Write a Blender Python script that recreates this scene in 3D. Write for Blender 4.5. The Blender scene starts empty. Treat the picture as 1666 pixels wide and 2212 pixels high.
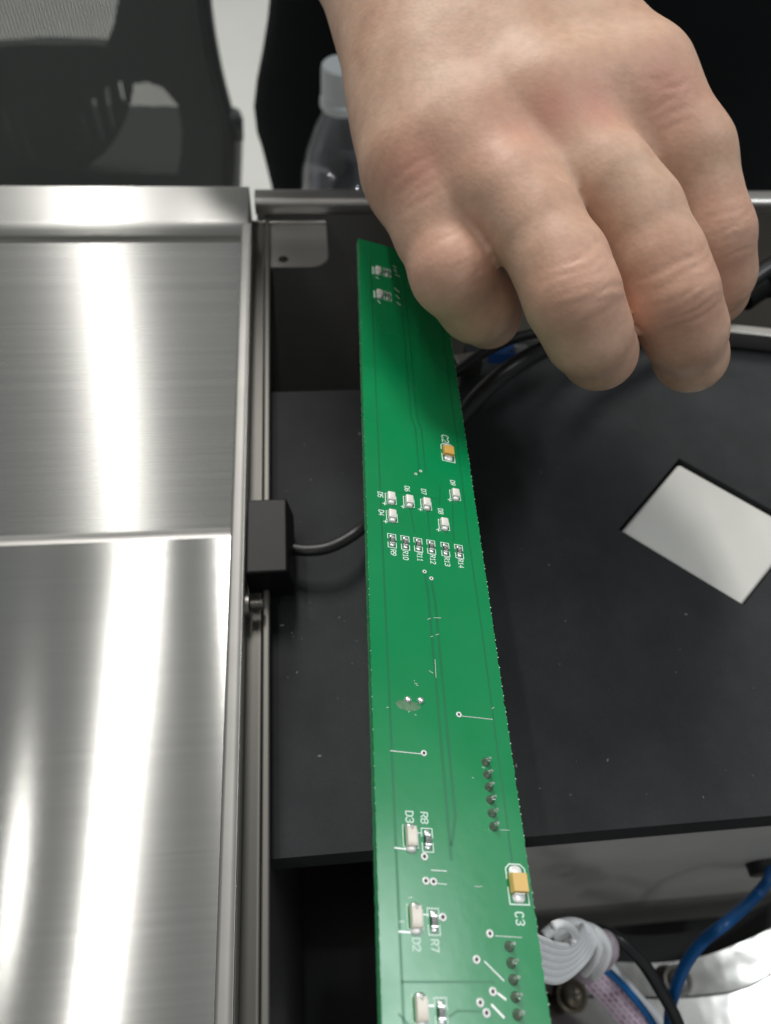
import bpy, bmesh, math, random
import numpy as np
from mathutils import Vector, Matrix
random.seed(7); np.random.seed(7)
scene = bpy.context.scene
COL = scene.collection

# ------------------------------------------------------------------ camera
# photograph pixels (1666 x 2212 scale) are turned into rays with the calibrated pose below
F, CX, CY = 1659.5, 833.0, 1106.0
CAM_H = 0.17                                   # metres above the steel rim (z = 0)
K = CAM_H / 0.24                               # scale of the cabinet metalwork
AX = np.array([0.99467953, -0.03705471, 0.09612272])    # world X in camera axes (right, down, forward)
AY = np.array([-0.08521986, -0.82021808, 0.56566764])
AZ = np.cross(AX, AY)
R_CW = np.stack([AX, AY, AZ])                  # camera -> world
CAM = np.array([0, 0, CAM_H])

def w_of(q): return R_CW @ np.asarray(q, float) + CAM
def ray(u, v): return R_CW @ np.array([(u - CX) / F, (v - CY) / F, 1.0])
def at_z(u, v, z):
    r = ray(u, v); return Vector(CAM + r * ((z - CAM_H) / r[2]))
def at_y(u, v, y):
    r = ray(u, v); return Vector(CAM + r * (y / r[1]))
def at_x(u, v, x):
    r = ray(u, v); return Vector(CAM + r * (x / r[0]))
def at_d(u, v, d): return Vector(CAM + ray(u, v) * d)

cam_d = bpy.data.cameras.new('camera')
cam = bpy.data.objects.new('camera', cam_d); COL.objects.link(cam); scene.camera = cam
right, down, fwd = R_CW[:, 0], R_CW[:, 1], R_CW[:, 2]
M = Matrix.Identity(4)
for i in range(3):
    M[i][0], M[i][1], M[i][2], M[i][3] = right[i], -down[i], -fwd[i], CAM[i]
cam.matrix_world = M
cam_d.sensor_fit = 'VERTICAL'; cam_d.sensor_height = 36.0; cam_d.sensor_width = 36.0
cam_d.lens = 36.0 * F / 2212.0
cam_d.clip_start = 0.01; cam_d.clip_end = 50
cam_d.dof.use_dof = True
cam_d.dof.focus_distance = 0.142
cam_d.dof.aperture_fstop = 20.0

# ------------------------------------------------------------------ world and lamps
scene.view_settings.view_transform = 'Standard'; scene.view_settings.look = 'None'
scene.view_settings.exposure = 0.0; scene.view_settings.gamma = 1.0
world = bpy.data.worlds.new('World'); scene.world = world; world.use_nodes = True
bg = world.node_tree.nodes['Background']
bg.inputs[0].default_value = (0.94, 0.97, 0.96, 1); bg.inputs[1].default_value = 0.22

def area_lamp(name, loc, sx, sy, power, target=None, col=(1, 0.97, 0.93)):
    ld = bpy.data.lights.new(name, 'AREA'); ld.shape = 'RECTANGLE'; ld.size = sx; ld.size_y = sy
    ld.energy = power; ld.color = col
    o = bpy.data.objects.new(name, ld); COL.objects.link(o); o.location = loc
    if target is not None:
        d = Vector(target) - Vector(loc); o.rotation_euler = d.to_track_quat('-Z', 'Y').to_euler()
    return o
area_lamp('ceiling_tube', (-0.53, 0.85, 1.75), 0.03, 1.90, 9)
area_lamp('ceiling_tube', (-0.80, -2.20, 1.75), 0.04, 1.70, 9).rotation_euler[2] = math.radians(-13)
area_lamp('ceiling_tube', (-0.80, 2.75, 1.75), 0.03, 0.80, 12)
area_lamp('ceiling_tube', (-0.12, 1.50, 1.75), 0.30, 0.80, 34)
area_lamp('ceiling_tube', (0.88, 0.05, 1.75), 0.12, 0.60, 0.22, col=(0.93, 0.97, 1.0))
area_lamp('ceiling_tube', (1.22, 0.25, 1.75), 0.12, 0.70, 15, col=(0.93, 0.97, 1.0))
area_lamp('ceiling_tube', (-0.75, 0.40, 1.75), 0.03, 0.16, 0.3)

# ------------------------------------------------------------------ helpers
def mesh_from(name, verts, faces, smooth=False):
    me = bpy.data.meshes.new(name); me.from_pydata([tuple(v) for v in verts], [], [tuple(f) for f in faces]); me.update()
    if smooth:
        for p in me.polygons: p.use_smooth = True
    return me
def link(name, me, mat=None, parent=None):
    o = bpy.data.objects.new(name, me); COL.objects.link(o)
    if mat is not None:
        me.materials.clear(); me.materials.append(mat)
    if parent is not None: o.parent = parent
    return o
def tag(o, label=None, cat=None, group=None, kind=None):
    if label: o['label'] = label
    if cat: o['category'] = cat
    if group: o['group'] = group
    if kind: o['kind'] = kind
    return o
def empty(name, loc, label=None, cat=None, group=None):
    o = bpy.data.objects.new(name, None); COL.objects.link(o); o.location = loc; o.empty_display_size = 0.01
    bpy.context.view_layer.update()
    return tag(o, label, cat, group)
def part(name, me, mat, parent):
    """me is in world space; parent is an Empty with translation only (or none)"""
    if parent is not None:
        off = Vector((0, 0, 0)); p = parent
        while p is not None: off += p.location; p = p.parent
        me.transform(Matrix.Translation(-off))
    return link(name, me, mat, parent)

class MB:
    def __init__(s): s.v = []; s.f = []
    def add(s, v, f):
        b = len(s.v); s.v += [tuple(x) for x in v]; s.f += [tuple(i + b for i in q) for q in f]; return s
    def box(s, a, b):
        (x0, y0, z0), (x1, y1, z1) = a, b
        v = [(x, y, z) for z in (z0, z1) for y in (y0, y1) for x in (x0, x1)]
        return s.add(v, [(0, 2, 3, 1), (4, 5, 7, 6), (0, 1, 5, 4), (2, 6, 7, 3), (0, 4, 6, 2), (1, 3, 7, 5)])
    def prism(s, poly, z0, z1):
        n = len(poly); v = [(p[0], p[1], z0) for p in poly] + [(p[0], p[1], z1) for p in poly]
        f = [tuple(range(n - 1, -1, -1)), tuple(range(n, 2 * n))] + [(i, (i + 1) % n, n + (i + 1) % n, n + i) for i in range(n)]
        return s.add(v, f)
    def tube(s, pts, r, n=12, cap=True, up=None):
        pts = [Vector(p) for p in pts]; rs = r if isinstance(r, (list, tuple)) else [r] * len(pts)
        ref = Vector(up) if up else Vector((0.13, 0.2, 0.97)); v = []; f = []; prev = None
        for i, p in enumerate(pts):
            t = (pts[min(i + 1, len(pts) - 1)] - pts[max(i - 1, 0)]).normalized()
            if prev is None:
                a = ref - t * ref.dot(t)
                if a.length < 1e-4: a = Vector((1, 0, 0)) - t * t.x
            else: a = prev - t * prev.dot(t)
            a.normalize(); prev = a; b = t.cross(a)
            for k in range(n):
                th = 2 * math.pi * k / n; v.append(p + (a * math.cos(th) + b * math.sin(th)) * rs[i])
        for i in range(len(pts) - 1):
            for k in range(n):
                f.append((i * n + k, i * n + (k + 1) % n, (i + 1) * n + (k + 1) % n, (i + 1) * n + k))
        if cap: f.append(tuple(range(n - 1, -1, -1))); f.append(tuple((len(pts) - 1) * n + k for k in range(n)))
        return s.add(v, f)
    def lathe(s, prof, n=32, loc=(0, 0, 0), cap=True):
        v = []; f = []
        for (r, z) in prof:
            for k in range(n):
                th = 2 * math.pi * k / n; v.append((loc[0] + r * math.cos(th), loc[1] + r * math.sin(th), loc[2] + z))
        m = len(prof)
        for i in range(m - 1):
            for k in range(n): f.append((i * n + k, i * n + (k + 1) % n, (i + 1) * n + (k + 1) % n, (i + 1) * n + k))
        if cap: f.append(tuple(range(n - 1, -1, -1))); f.append(tuple((m - 1) * n + k for k in range(n)))
        return s.add(v, f)
    def mesh(s, name, smooth=False, bevel=0, seg=2, sharp=None):
        me = mesh_from(name, s.v, s.f, smooth)
        bm = bmesh.new(); bm.from_mesh(me)
        bmesh.ops.recalc_face_normals(bm, faces=bm.faces)
        if bevel:
            es = [e for e in bm.edges if len(e.link_faces) == 2 and e.calc_face_angle(0) > 0.6]
            rb = bmesh.ops.bevel(bm, geom=es, offset=bevel, segments=seg, profile=0.5, affect='EDGES')
            for q in rb['faces']: q.smooth = True
        bm.to_mesh(me); bm.free()
        if sharp is not None:
            for p in me.polygons: p.use_smooth = True
            me.set_sharp_from_angle(angle=sharp)
        return me

def spline(pts, n=8):
    pts = [Vector(p) for p in pts]; out = []
    for i in range(len(pts) - 1):
        p0, p1, p2, p3 = pts[max(i - 1, 0)], pts[i], pts[i + 1], pts[min(i + 2, len(pts) - 1)]
        for k in range(n):
            t = k / n
            out.append(0.5 * ((2 * p1) + (p2 - p0) * t + (2 * p0 - 5 * p1 + 4 * p2 - p3) * t * t + (3 * p1 - p0 - 3 * p2 + p3) * t ** 3))
    out.append(pts[-1]); return out
def loft(rows, closed=False):
    n = len(rows[0]); v = [p for r in rows for p in r]; f = []
    for i in range(len(rows) - 1):
        for k in range(n if closed else n - 1):
            f.append((i * n + k, i * n + (k + 1) % n, (i + 1) * n + (k + 1) % n, (i + 1) * n + k))
    return v, f
def add_uv(me, fn):
    uv = me.uv_layers.new(name='grain')
    for l in me.loops: uv.data[l.index].uv = fn(me.vertices[l.vertex_index].co)

# ------------------------------------------------------------------ materials
def newmat(name):
    m = bpy.data.materials.new(name); m.use_nodes = True
    return m, m.node_tree.nodes, m.node_tree.links, m.node_tree.nodes['Principled BSDF']
def setp(b, **k):
    for a, v in k.items(): b.inputs[a.replace('_', ' ')].default_value = v
def mat(name, col, rough=0.5, metal=0.0, var=0.0, vscale=40, bump=0.0, bscale=300, stretch=(1, 1, 1), spec=0.5, rvar=0.0, coat=0.0, bdist=0.0004, blotch=0.0):
    m, N, L, b = newmat(name)
    b.inputs['Base Color'].default_value = (*col, 1); b.inputs['Roughness'].default_value = rough
    b.inputs['Metallic'].default_value = metal; b.inputs['Specular IOR Level'].default_value = spec
    b.inputs['Coat Weight'].default_value = coat
    tc = N.new('ShaderNodeTexCoord'); mp = N.new('ShaderNodeMapping'); mp.inputs['Scale'].default_value = stretch
    L.new(tc.outputs['Object'], mp.inputs[0])
    if var or rvar:
        n = N.new('ShaderNodeTexNoise'); n.inputs['Scale'].default_value = vscale; n.inputs['Detail'].default_value = 6
        L.new(mp.outputs[0], n.inputs[0])
        if var:
            mx = N.new('ShaderNodeMix'); mx.data_type = 'RGBA'
            mx.inputs[6].default_value = tuple(c * (1 - var) for c in col) + (1,)
            mx.inputs[7].default_value = tuple(min(1, c * (1 + var)) for c in col) + (1,)
            L.new(n.outputs[0], mx.inputs[0]); L.new(mx.outputs[2], b.inputs['Base Color'])
        if rvar:
            r = N.new('ShaderNodeMapRange'); r.inputs[3].default_value = rough - rvar; r.inputs[4].default_value = rough + rvar
            L.new(n.outputs[0], r.inputs[0]); L.new(r.outputs[0], b.inputs['Roughness'])
    if blotch:
        nb = N.new('ShaderNodeTexNoise'); nb.inputs['Scale'].default_value = 22; nb.inputs['Detail'].default_value = 8; nb.inputs['Roughness'].default_value = 0.7
        L.new(mp.outputs[0], nb.inputs[0])
        rb_ = N.new('ShaderNodeMapRange'); rb_.inputs[1].default_value = .35; rb_.inputs[2].default_value = .7; rb_.inputs[3].default_value = 1 - blotch; rb_.inputs[4].default_value = 1 + blotch
        L.new(nb.outputs[0], rb_.inputs[0])
        mb_ = N.new('ShaderNodeMix'); mb_.data_type = 'RGBA'; mb_.blend_type = 'MULTIPLY'; mb_.inputs[0].default_value = 1
        src = b.inputs['Base Color'].links[0].from_socket
        L.new(src, mb_.inputs[6]); L.new(rb_.outputs[0], mb_.inputs[7]); L.new(mb_.outputs[2], b.inputs['Base Color'])
    if bump:
        n2 = N.new('ShaderNodeTexNoise'); n2.inputs['Scale'].default_value = bscale; n2.inputs['Detail'].default_value = 4
        L.new(mp.outputs[0], n2.inputs[0])
        bp = N.new('ShaderNodeBump'); bp.inputs['Strength'].default_value = bump; bp.inputs['Distance'].default_value = bdist
        L.new(n2.outputs[0], bp.inputs['Height']); L.new(bp.outputs[0], b.inputs['Normal'])
    return m

def brushed(name, col=(0.56, 0.56, 0.54), rough=0.145, aniso=1.0, grain=(5, 1100, 1100), rot=0.0, wave=0.0):
    """stainless sheet, brush lines along X; UV map 'grain' carries the tangent"""
    m, N, L, b = newmat(name)
    setp(b, Metallic=1.0, Roughness=rough, Anisotropic=aniso)
    b.inputs['Anisotropic Rotation'].default_value = rot
    tg = N.new('ShaderNodeTangent'); tg.direction_type = 'UV_MAP'; tg.uv_map = 'grain'
    L.new(tg.outputs[0], b.inputs['Tangent'])
    tc = N.new('ShaderNodeTexCoord'); mp = N.new('ShaderNodeMapping'); mp.inputs['Scale'].default_value = grain
    L.new(tc.outputs['Object'], mp.inputs[0])
    n = N.new('ShaderNodeTexNoise'); n.inputs['Scale'].default_value = 1.0; n.inputs['Detail'].default_value = 5; n.inputs['Roughness'].default_value = 0.7
    L.new(mp.outputs[0], n.inputs[0])
    mp2 = N.new('ShaderNodeMapping'); mp2.inputs['Scale'].default_value = (grain[0] * 0.8, grain[1] * 0.45, grain[2] * 0.45)
    L.new(tc.outputs['Object'], mp2.inputs[0])
    n2 = N.new('ShaderNodeTexNoise'); n2.inputs['Scale'].default_value = 1.0; n2.inputs['Detail'].default_value = 4
    L.new(mp2.outputs[0], n2.inputs[0])
    ad = N.new('ShaderNodeMath'); ad.operation = 'ADD'; L.new(n.outputs[0], ad.inputs[0]); L.new(n2.outputs[0], ad.inputs[1])
    mr = N.new('ShaderNodeMapRange'); mr.inputs[1].default_value = 0.6; mr.inputs[2].default_value = 1.4
    mr.inputs[3].default_value = rough * 0.94; mr.inputs[4].default_value = rough * 1.06
    L.new(ad.outputs[0], mr.inputs[0]); L.new(mr.outputs[0], b.inputs['Roughness'])
    mx = N.new('ShaderNodeMix'); mx.data_type = 'RGBA'
    mx.inputs[6].default_value = tuple(c * 0.94 for c in col) + (1,); mx.inputs[7].default_value = tuple(min(1, c * 1.05) for c in col) + (1,)
    L.new(n2.outputs[0], mx.inputs[0]); L.new(mx.outputs[2], b.inputs['Base Color'])
    if wave:
        n3 = N.new('ShaderNodeTexNoise'); n3.inputs['Scale'].default_value = 9.0; n3.inputs['Detail'].default_value = 1
        L.new(tc.outputs['Object'], n3.inputs[0])
        b2 = N.new('ShaderNodeBump'); b2.inputs['Strength'].default_value = wave; b2.inputs['Distance'].default_value = 0.01
        L.new(n3.outputs[0], b2.inputs['Height']); L.new(b2.outputs[0], b.inputs['Normal'])
    return m

STEEL = brushed('brushed_steel', wave=0.012)
STEEL_WALL = brushed('brushed_steel_wall', rough=0.27, aniso=1.0, grain=(5, 1100, 1100), wave=0.012)
STEEL_DIM = brushed('dull_steel', col=(0.50, 0.49, 0.465), rough=0.34, aniso=0.7)
SATIN = mat('satin_steel', (0.52, 0.51, 0.49), 0.42, 1.0, var=0.12, vscale=30, stretch=(0.3, 3, 3))
DULL = mat('dull_galvanised_sheet', (0.17, 0.165, 0.15), 0.5, 0.45, var=0.18, vscale=60, stretch=(1, 0.3, 1), bump=0.05, bscale=400)
FLANGE = brushed('brushed_flange', rough=0.36, aniso=1.0, grain=(5, 1100, 1100), wave=0.01)
STEEL_PAN = mat('pan_steel', (0.33, 0.325, 0.31), 0.13, 1.0, var=0.15, vscale=20, bump=0.09, bscale=11, bdist=0.014)
GREY_PAINT = mat('grey_sheet_metal', (0.66, 0.65, 0.62), 0.42, 0.25, var=0.12, vscale=30)
BLACK_BOARD = mat('black_fibre_board', (0.022, 0.024, 0.0255), 0.75, var=0.28, vscale=900, bump=0.4, bscale=2600, spec=0.3, rvar=0.08, blotch=0.35)
BLACK_PLASTIC = mat('black_plastic', (0.004, 0.004, 0.0045), 0.5, var=0.2, vscale=500, bump=0.08, bscale=1500, spec=0.25)
BLACK_RUBBER = mat('black_rubber', (0.012, 0.013, 0.014), 0.38, var=0.2, vscale=200)
DARK_VOID = mat('near_black_void', (0.012, 0.012, 0.012), 0.6)  # near-black colour stands in for the shade deep inside the cabinet and recesses
STEEL_SCREW = mat('screw_steel', (0.36, 0.35, 0.33), 0.42, 1.0, var=0.15, vscale=600)
PLATE_MAT = mat('frosted_plate', (0.60, 0.595, 0.56), 0.36, 0.0, var=0.05, vscale=120, bump=0.1, bscale=500, coat=0.0)
WHITE_WIRE = mat('white_wire', (0.93, 0.95, 0.97), 0.35, var=0.03, vscale=200)
BLUE_WIRE = mat('blue_wire', (0.004, 0.085, 0.27), 0.38, var=0.1, vscale=120)
LBLUE_WIRE = mat('bright_blue_wire', (0.004, 0.16, 0.48), 0.35, var=0.1, vscale=150)
FABRIC = mat('black_cloth', (0.006, 0.008, 0.009), 0.9, var=0.3, vscale=14, bump=0.4, bscale=900, spec=0.15)
WALL_M = mat('white_wall_paint', (0.78, 0.79, 0.78), 0.7, var=0.03, vscale=3)
FLOOR_M = mat('pale_floor_tile', (0.66, 0.67, 0.64), 0.4, var=0.05, vscale=4)
CAP_M = mat('white_cap_plastic', (0.62, 0.66, 0.68), 0.42, var=0.04, vscale=90)
CHAIR_BLACK = mat('chair_black_plastic', (0.020, 0.024, 0.024), 0.5, var=0.15, vscale=60)

ZG = -1.15
# ================================================================== setting
wall = link('wall', MB().box((-3, 3.40, ZG), (3, 3.46, 1.9)).mesh('wall'), WALL_M); tag(wall, kind='structure')
floor = link('floor', MB().box((-3, -1.5, ZG - 0.04), (3, 3.46, ZG)).mesh('floor'), FLOOR_M); tag(floor, kind='structure')

# ================================================================== steel tray
Yb0 = at_z(270, 398, 0).y; Yb1 = at_z(270, 484, 0).y        # flange back / front fold
XL0 = at_z(541, 540, 0).x; XL1 = at_z(505, 2212, 0).x
XLIP = 0.5 * (XL0 + XL1)                                    # outer edge of lip
XIN = at_z(450, 2150, 0).x                                  # inner edge
XEND = at_z(537, 440, 0).x
LEAN = 0.90                                                # the back wall leans outwards at the top
_r = ray(245, 1160)
ZF = float(CAM_H + _r[2] * (Yb1 + 0.003 + LEAN * CAM_H) / (_r[1] - LEAN * _r[2]))
tray = empty('steel_tray', (-0.3, 0.1, ZF), 'deep brushed stainless steel tray with bright lamp streaks, left of the green board', 'tray')
def guv(me, ax): add_uv(me, lambda c: (c[ax[0]], c[ax[1]]))
def rounded_profile(pts, r, n=6):
    out = [Vector(pts[0])]
    for i in range(1, len(pts) - 1):
        a, b, c = Vector(pts[i - 1]), Vector(pts[i]), Vector(pts[i + 1])
        rr = r[i - 1] if isinstance(r, (list, tuple)) else r
        p0 = b + (a - b).normalized() * rr; p1 = b + (c - b).normalized() * rr
        for k in range(n + 1):
            t = k / n; out.append(p0 * (1 - t) ** 2 + b * 2 * t * (1 - t) + p1 * t * t)
    out.append(Vector(pts[-1])); return out
def sheet(prof, axis, a, b, seg=1):
    rows = []
    for k in range(seg + 1):
        t = a + (b - a) * k / seg
        rows.append([Vector((t, p[0], p[1])) if axis == 'x' else Vector((p[0], t, p[1])) for p in prof])
    return loft(rows)
# flange: top sheet, rolled front fold, back drop
v, f = sheet(rounded_profile([(Yb0, -0.02), (Yb0, 0.0), (Yb1, 0.0), (Yb1 - 0.0005, -0.008 * K), (Yb1 + 0.012 * K, -0.0105 * K)], [0.003 * K, 0.004 * K, 0.003 * K]), 'x', -0.75, XEND)
me = mesh_from('f', v, f, True); guv(me, (1, 0)); flange = part('back_flange', me, FLANGE, tray)
# wall + floor one press-formed sheet: two parts meeting at the bend
yw = Yb1 + 0.003; RB = 0.0045; yf = yw + LEAN * ZF; al = math.atan(1 / LEAN)
tl = RB * math.tan(al / 2)                                 # tangent length of the bend
wtop = (yw - LEAN * 0.006, -0.006); wbot = (yf + tl * math.cos(al), ZF + tl * math.sin(al))
v, f = sheet([wtop, wbot], 'x', -0.75, XIN + 0.004, 8)
me = mesh_from('w', v, f, True); add_uv(me, lambda c: (c.z, c.x)); part('back_wall', me, STEEL_WALL, tray)
bend = []
for k in range(11):
    t = k / 10; a_ = al * (1 - t); bend.append((yf - tl + RB * math.sin(a_), ZF + RB * (1 - math.cos(a_))))
v, f = sheet(bend, 'x', -0.75, XIN + 0.004, 8)
me = mesh_from('b', v, f, True); add_uv(me, lambda c: (c.y + c.z, c.x)); part('bend', me, SATIN, tray)
v, f = sheet([(yf - tl, ZF), (-0.35, ZF)], 'x', -0.75, XIN + 0.004, 8)
me = mesh_from('fl', v, f, True); guv(me, (1, 0)); part('tray_floor', me, STEEL, tray)
v, f = sheet([(XIN + 0.004, ZF), (XIN + 0.004, -0.006)], 'y', -0.35, Yb1 + 0.004)
me = mesh_from('sw', v, f); add_uv(me, lambda c: (c.y, c.z)); part('side_wall', me, STEEL, tray)
v, f = sheet([(-0.75, ZF), (-0.75, 0)], 'y', -0.35, Yb1 + 0.004)
me = mesh_from('sw', v, f); add_uv(me, lambda c: (c.y, c.z)); part('side_wall', me, STEEL, tray)
# right lip: rolled hem + flat + outer edge
lip = rounded_profile([(XIN + 0.004 * K, -0.012 * K), (XIN + 0.0005 * K, -0.009 * K), (XIN + 0.0015 * K, -0.0012 * K), (XIN + 0.0058 * K, -0.0002 * K), (XIN + 0.0072 * K, 0.0006 * K), (XLIP, 0.0003 * K), (XLIP, -0.014 * K)], [q * K for q in (0.002, 0.0012, 0.001, 0.0008, 0.0006)], 5)
v, f = sheet(lip, 'y', -0.35, Yb1 + 0.0005, 6)
me = mesh_from('lip', v, f, True); add_uv(me, lambda c: (c.x + c.z, c.y)); part('side_lip', me, SATIN, tray)

ZCF = CAM_H - 0.66 * K                              # cabinet floor
# ================================================================== steel cabinet on the right
cab = empty('steel_cabinet', (0.2, 0.2, ZG), 'open stainless steel cabinet housing the black box and wires behind the green board', 'cabinet')
Yc0 = at_z(670, 405, -0.001).y; Yc1 = at_z(670, 434, -0.001).y
v, f = sheet(rounded_profile([(Yc0, -0.03), (Yc0, -0.001), (Yc1, -0.001), (Yc1, -0.010 * K), (Yc1 + 0.01 * K, -0.012 * K)], [0.003 * K, 0.0035 * K, 0.002 * K]), 'x', XEND + 0.002, 0.75)
me = mesh_from('rail', v, f, True); guv(me, (1, 0)); part('back_rail', me, SATIN, cab)
YW = Yc1 + 0.006 * K
v, f = sheet([(YW, -0.010 * K), (YW, ZCF)], 'x', XLIP + 0.001, 0.75)
me = mesh_from('cw', v, f); add_uv(me, lambda c: (c.z, c.x)); part('back_wall', me, STEEL_DIM, cab)
# corner tab with hole: vertical leg then horizontal plate
ztab = at_y(620, 487, Yc1 - 0.002).z
tx0, tx1 = at_y(541, 487, Yc1).x, at_y(704, 487, Yc1).x
yt = at_z(620, 577, ztab).y; th = 0.0012; ty0 = Yc1 - 0.0015
bmx = MB(); bmx.box((tx0, ty0, ztab), (tx1, ty0 + th, -0.0125 * K))
part('tab_upright', bmx.mesh('tab', bevel=0.0004), SATIN, cab)
hx = at_z(612, 560, ztab); rc = 0.007
outer = [(tx0, ty0), (tx0, yt)] + [(tx1 - rc + rc * math.sin(a), yt + rc - rc * math.cos(a)) for a in [math.pi / 2 * k / 8 for k in range(9)]] + [(tx1, ty0)]
hole = [(hx.x + 0.0019 * math.cos(a), hx.y + 0.0019 * math.sin(a)) for a in [2 * math.pi * k / 16 for k in range(16)]]
def plate_hole(outer, holes, z0, z1):
    bm = bmesh.new()
    loops = []
    for lp in [outer] + holes:
        vs = [bm.verts.new((p[0], p[1], z1)) for p in lp]
        loops.append([bm.edges.new((vs[i], vs[(i + 1) % len(vs)])) for i in range(len(vs))])
    bmesh.ops.triangle_fill(bm, use_beauty=True, use_dissolve=False, edges=[e for l in loops for e in l])
    r = bmesh.ops.extrude_face_region(bm, geom=list(bm.faces))
    bmesh.ops.translate(bm, verts=[g for g in r['geom'] if isinstance(g, bmesh.types.BMVert)], vec=(0, 0, z0 - z1))
    bmesh.ops.recalc_face_normals(bm, faces=bm.faces)
    me = bpy.data.meshes.new('plate'); bm.to_mesh(me); bm.free(); return me
me = plate_hole(outer, [hole], ztab - th, ztab); guv(me, (1, 0)); part('tab_plate', me, SATIN, cab)
# ledge along the tray lip
ZL = -0.0095
XLd = at_z(583, 1500, ZL).x
XLm = at_z(562, 2000, ZL).x
me = MB().box((XLIP - 0.002, -0.35, ZL - 0.0015), (XLm, YW - 0.004, ZL)).mesh('l', bevel=0.0004); guv(me, (0, 1)); part('ledge', me, DULL, cab)
me = MB().box((XLm + 0.0003, -0.35, ZL - 0.002), (XLd, YW - 0.004, ZL + 0.0012)).mesh('l', bevel=0.0004); guv(me, (0, 1)); part('ledge_strip', me, DULL, cab)
me = MB().box((XLm, -0.35, ZCF), (XLm + 0.0015, YW - 0.004, ZL - 0.003)).mesh('l'); guv(me, (1, 2)); part('side_panel', me, DARK_VOID, cab)
p0 = at_z(588.5, 2000, -0.04); me = MB().box((p0.x - 0.0009, -0.35, -0.06), (p0.x + 0.0006, at_z(588, 1876, -0.04).y, -0.04)).mesh('e', bevel=0.0003); guv(me, (0, 1)); part('inner_flange', me, STEEL_DIM, cab)
me = MB().box((XLm, -0.35, ZCF - 0.005), (0.75, YW, ZCF)).mesh('fl'); part('cabinet_floor', me, DARK_VOID, cab)
me = MB().box((0.74, -0.35, ZCF), (0.75, YW - 0.003, -0.012)).mesh('fl'); part('side_panel', me, DARK_VOID, cab)

# ================================================================== black topped box inside the cabinet
ZB = -0.015
def B(u, v, z=ZB): return at_z(u, v, z)
box = empty('equipment_box', B(1100, 1300), 'large matt black topped box sunk inside the steel cabinet under the green board', 'box')
lid_poly = [B(560, 848), B(1002, 836), B(1006, 738), (0.45, B(1006, 738).y), (0.45, B(1140, 1791).y + 0.001), B(560, 1858)]
plate_c = [(1467, 990), (1336, 1143), (1607, 1307), (1738, 1140)]
pl = [B(*c) for c in plate_c]
me = plate_hole([(p[0], p[1]) for p in lid_poly], [[(p.x, p.y) for p in pl]], ZB - 0.0125, ZB)
part('lid', me, BLACK_BOARD, box)
yfr = B(1140, 1791).y
zbody0 = ZB - 0.013
xb0 = B(940, 1800).x
yb = yfr + 0.003
zstep = at_y(1300, 1955, yb).z
bx = MB().box((xb0, yb, zstep), (0.44, yfr + 0.10, zbody0))
part('body', bx.mesh('body', bevel=0.001), GREY_PAINT, box)
zlow = at_y(1300, 2070, yb + 0.006).z
bx = MB().box((xb0, yb + 0.0006, ZCF + 0.001), (0.44, yfr + 0.10, zstep - 0.0005))
part('base', bx.mesh('base', bevel=0.001), mat('dark_grey_sheet', (0.42, 0.41, 0.39), 0.38, 0.3, var=0.15, vscale=25), box)
# black plug standing in for the dark cable hole in the front
hc = at_y(1652, 1868, yb - 0.001)
g = MB(); g.tube([hc + Vector((0, 0.004, 0)), hc + Vector((0, -0.003, 0))], [0.0065, 0.006], 20)
part('cable_hole_plug', g.mesh('hole_plug', sharp=0.6), BLACK_RUBBER, box)
# loose dust specks on the lid
sp = MB()
for k in range(60):
    u = random.choice([random.uniform(600, 780), random.uniform(1080, 1660)]); v = random.uniform(900, 1740)
    p = B(u, v); r = random.uniform(0.00006, 0.00013) * random.choice([1, 1, 1, 1, 2.0])
    if 1320 < u and 980 < v < 1310: continue
    a = random.uniform(0, 3.1); e = random.uniform(1, 3.0)
    q = [Vector((r * e * math.cos(a), r * e * math.sin(a), 0)), Vector((-r * math.sin(a), r * math.cos(a), 0))]
    sp.add([p + q[0], p + q[1], p - q[0], p - q[1], p + Vector((0, 0, r))], [(0, 1, 4), (1, 2, 4), (2, 3, 4), (3, 0, 4), (3, 2, 1, 0)])
o = part('dust', sp.mesh('dust'), mat('pale_dust', (0.28, 0.28, 0.27), 0.8), box); o['kind'] = 'stuff'

# white plate set in the lid
cen = sum((p for p in pl), Vector()) / 4
plate = empty('white_plate', (cen.x, cen.y, ZB - 0.004), 'frosted white rectangular plate set into the black box top', 'plate')
pp = [cen + (p - cen) * 0.978 + Vector((0, -0.0004, 0)) for p in pl]
me = MB().prism([(p.x, p.y) for p in pp], ZB - 0.0056, ZB - 0.0012).mesh('plate', bevel=0.0013, seg=4)
part('plate_face', me, PLATE_MAT, plate)
back = [cen + (p - cen) * 1.05 for p in pl]
me = MB().prism([(p.x, p.y) for p in back], ZB - 0.0145, ZB - 0.0127).mesh('g')
part('backing', me, DARK_VOID, plate)
pp2 = [cen + (p - cen) * 0.6 for p in pl]
me = MB().prism([(p.x, p.y) for p in pp2], ZB - 0.0125, ZB - 0.0060).mesh('g')
part('spacer', me, DARK_VOID, plate)

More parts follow.
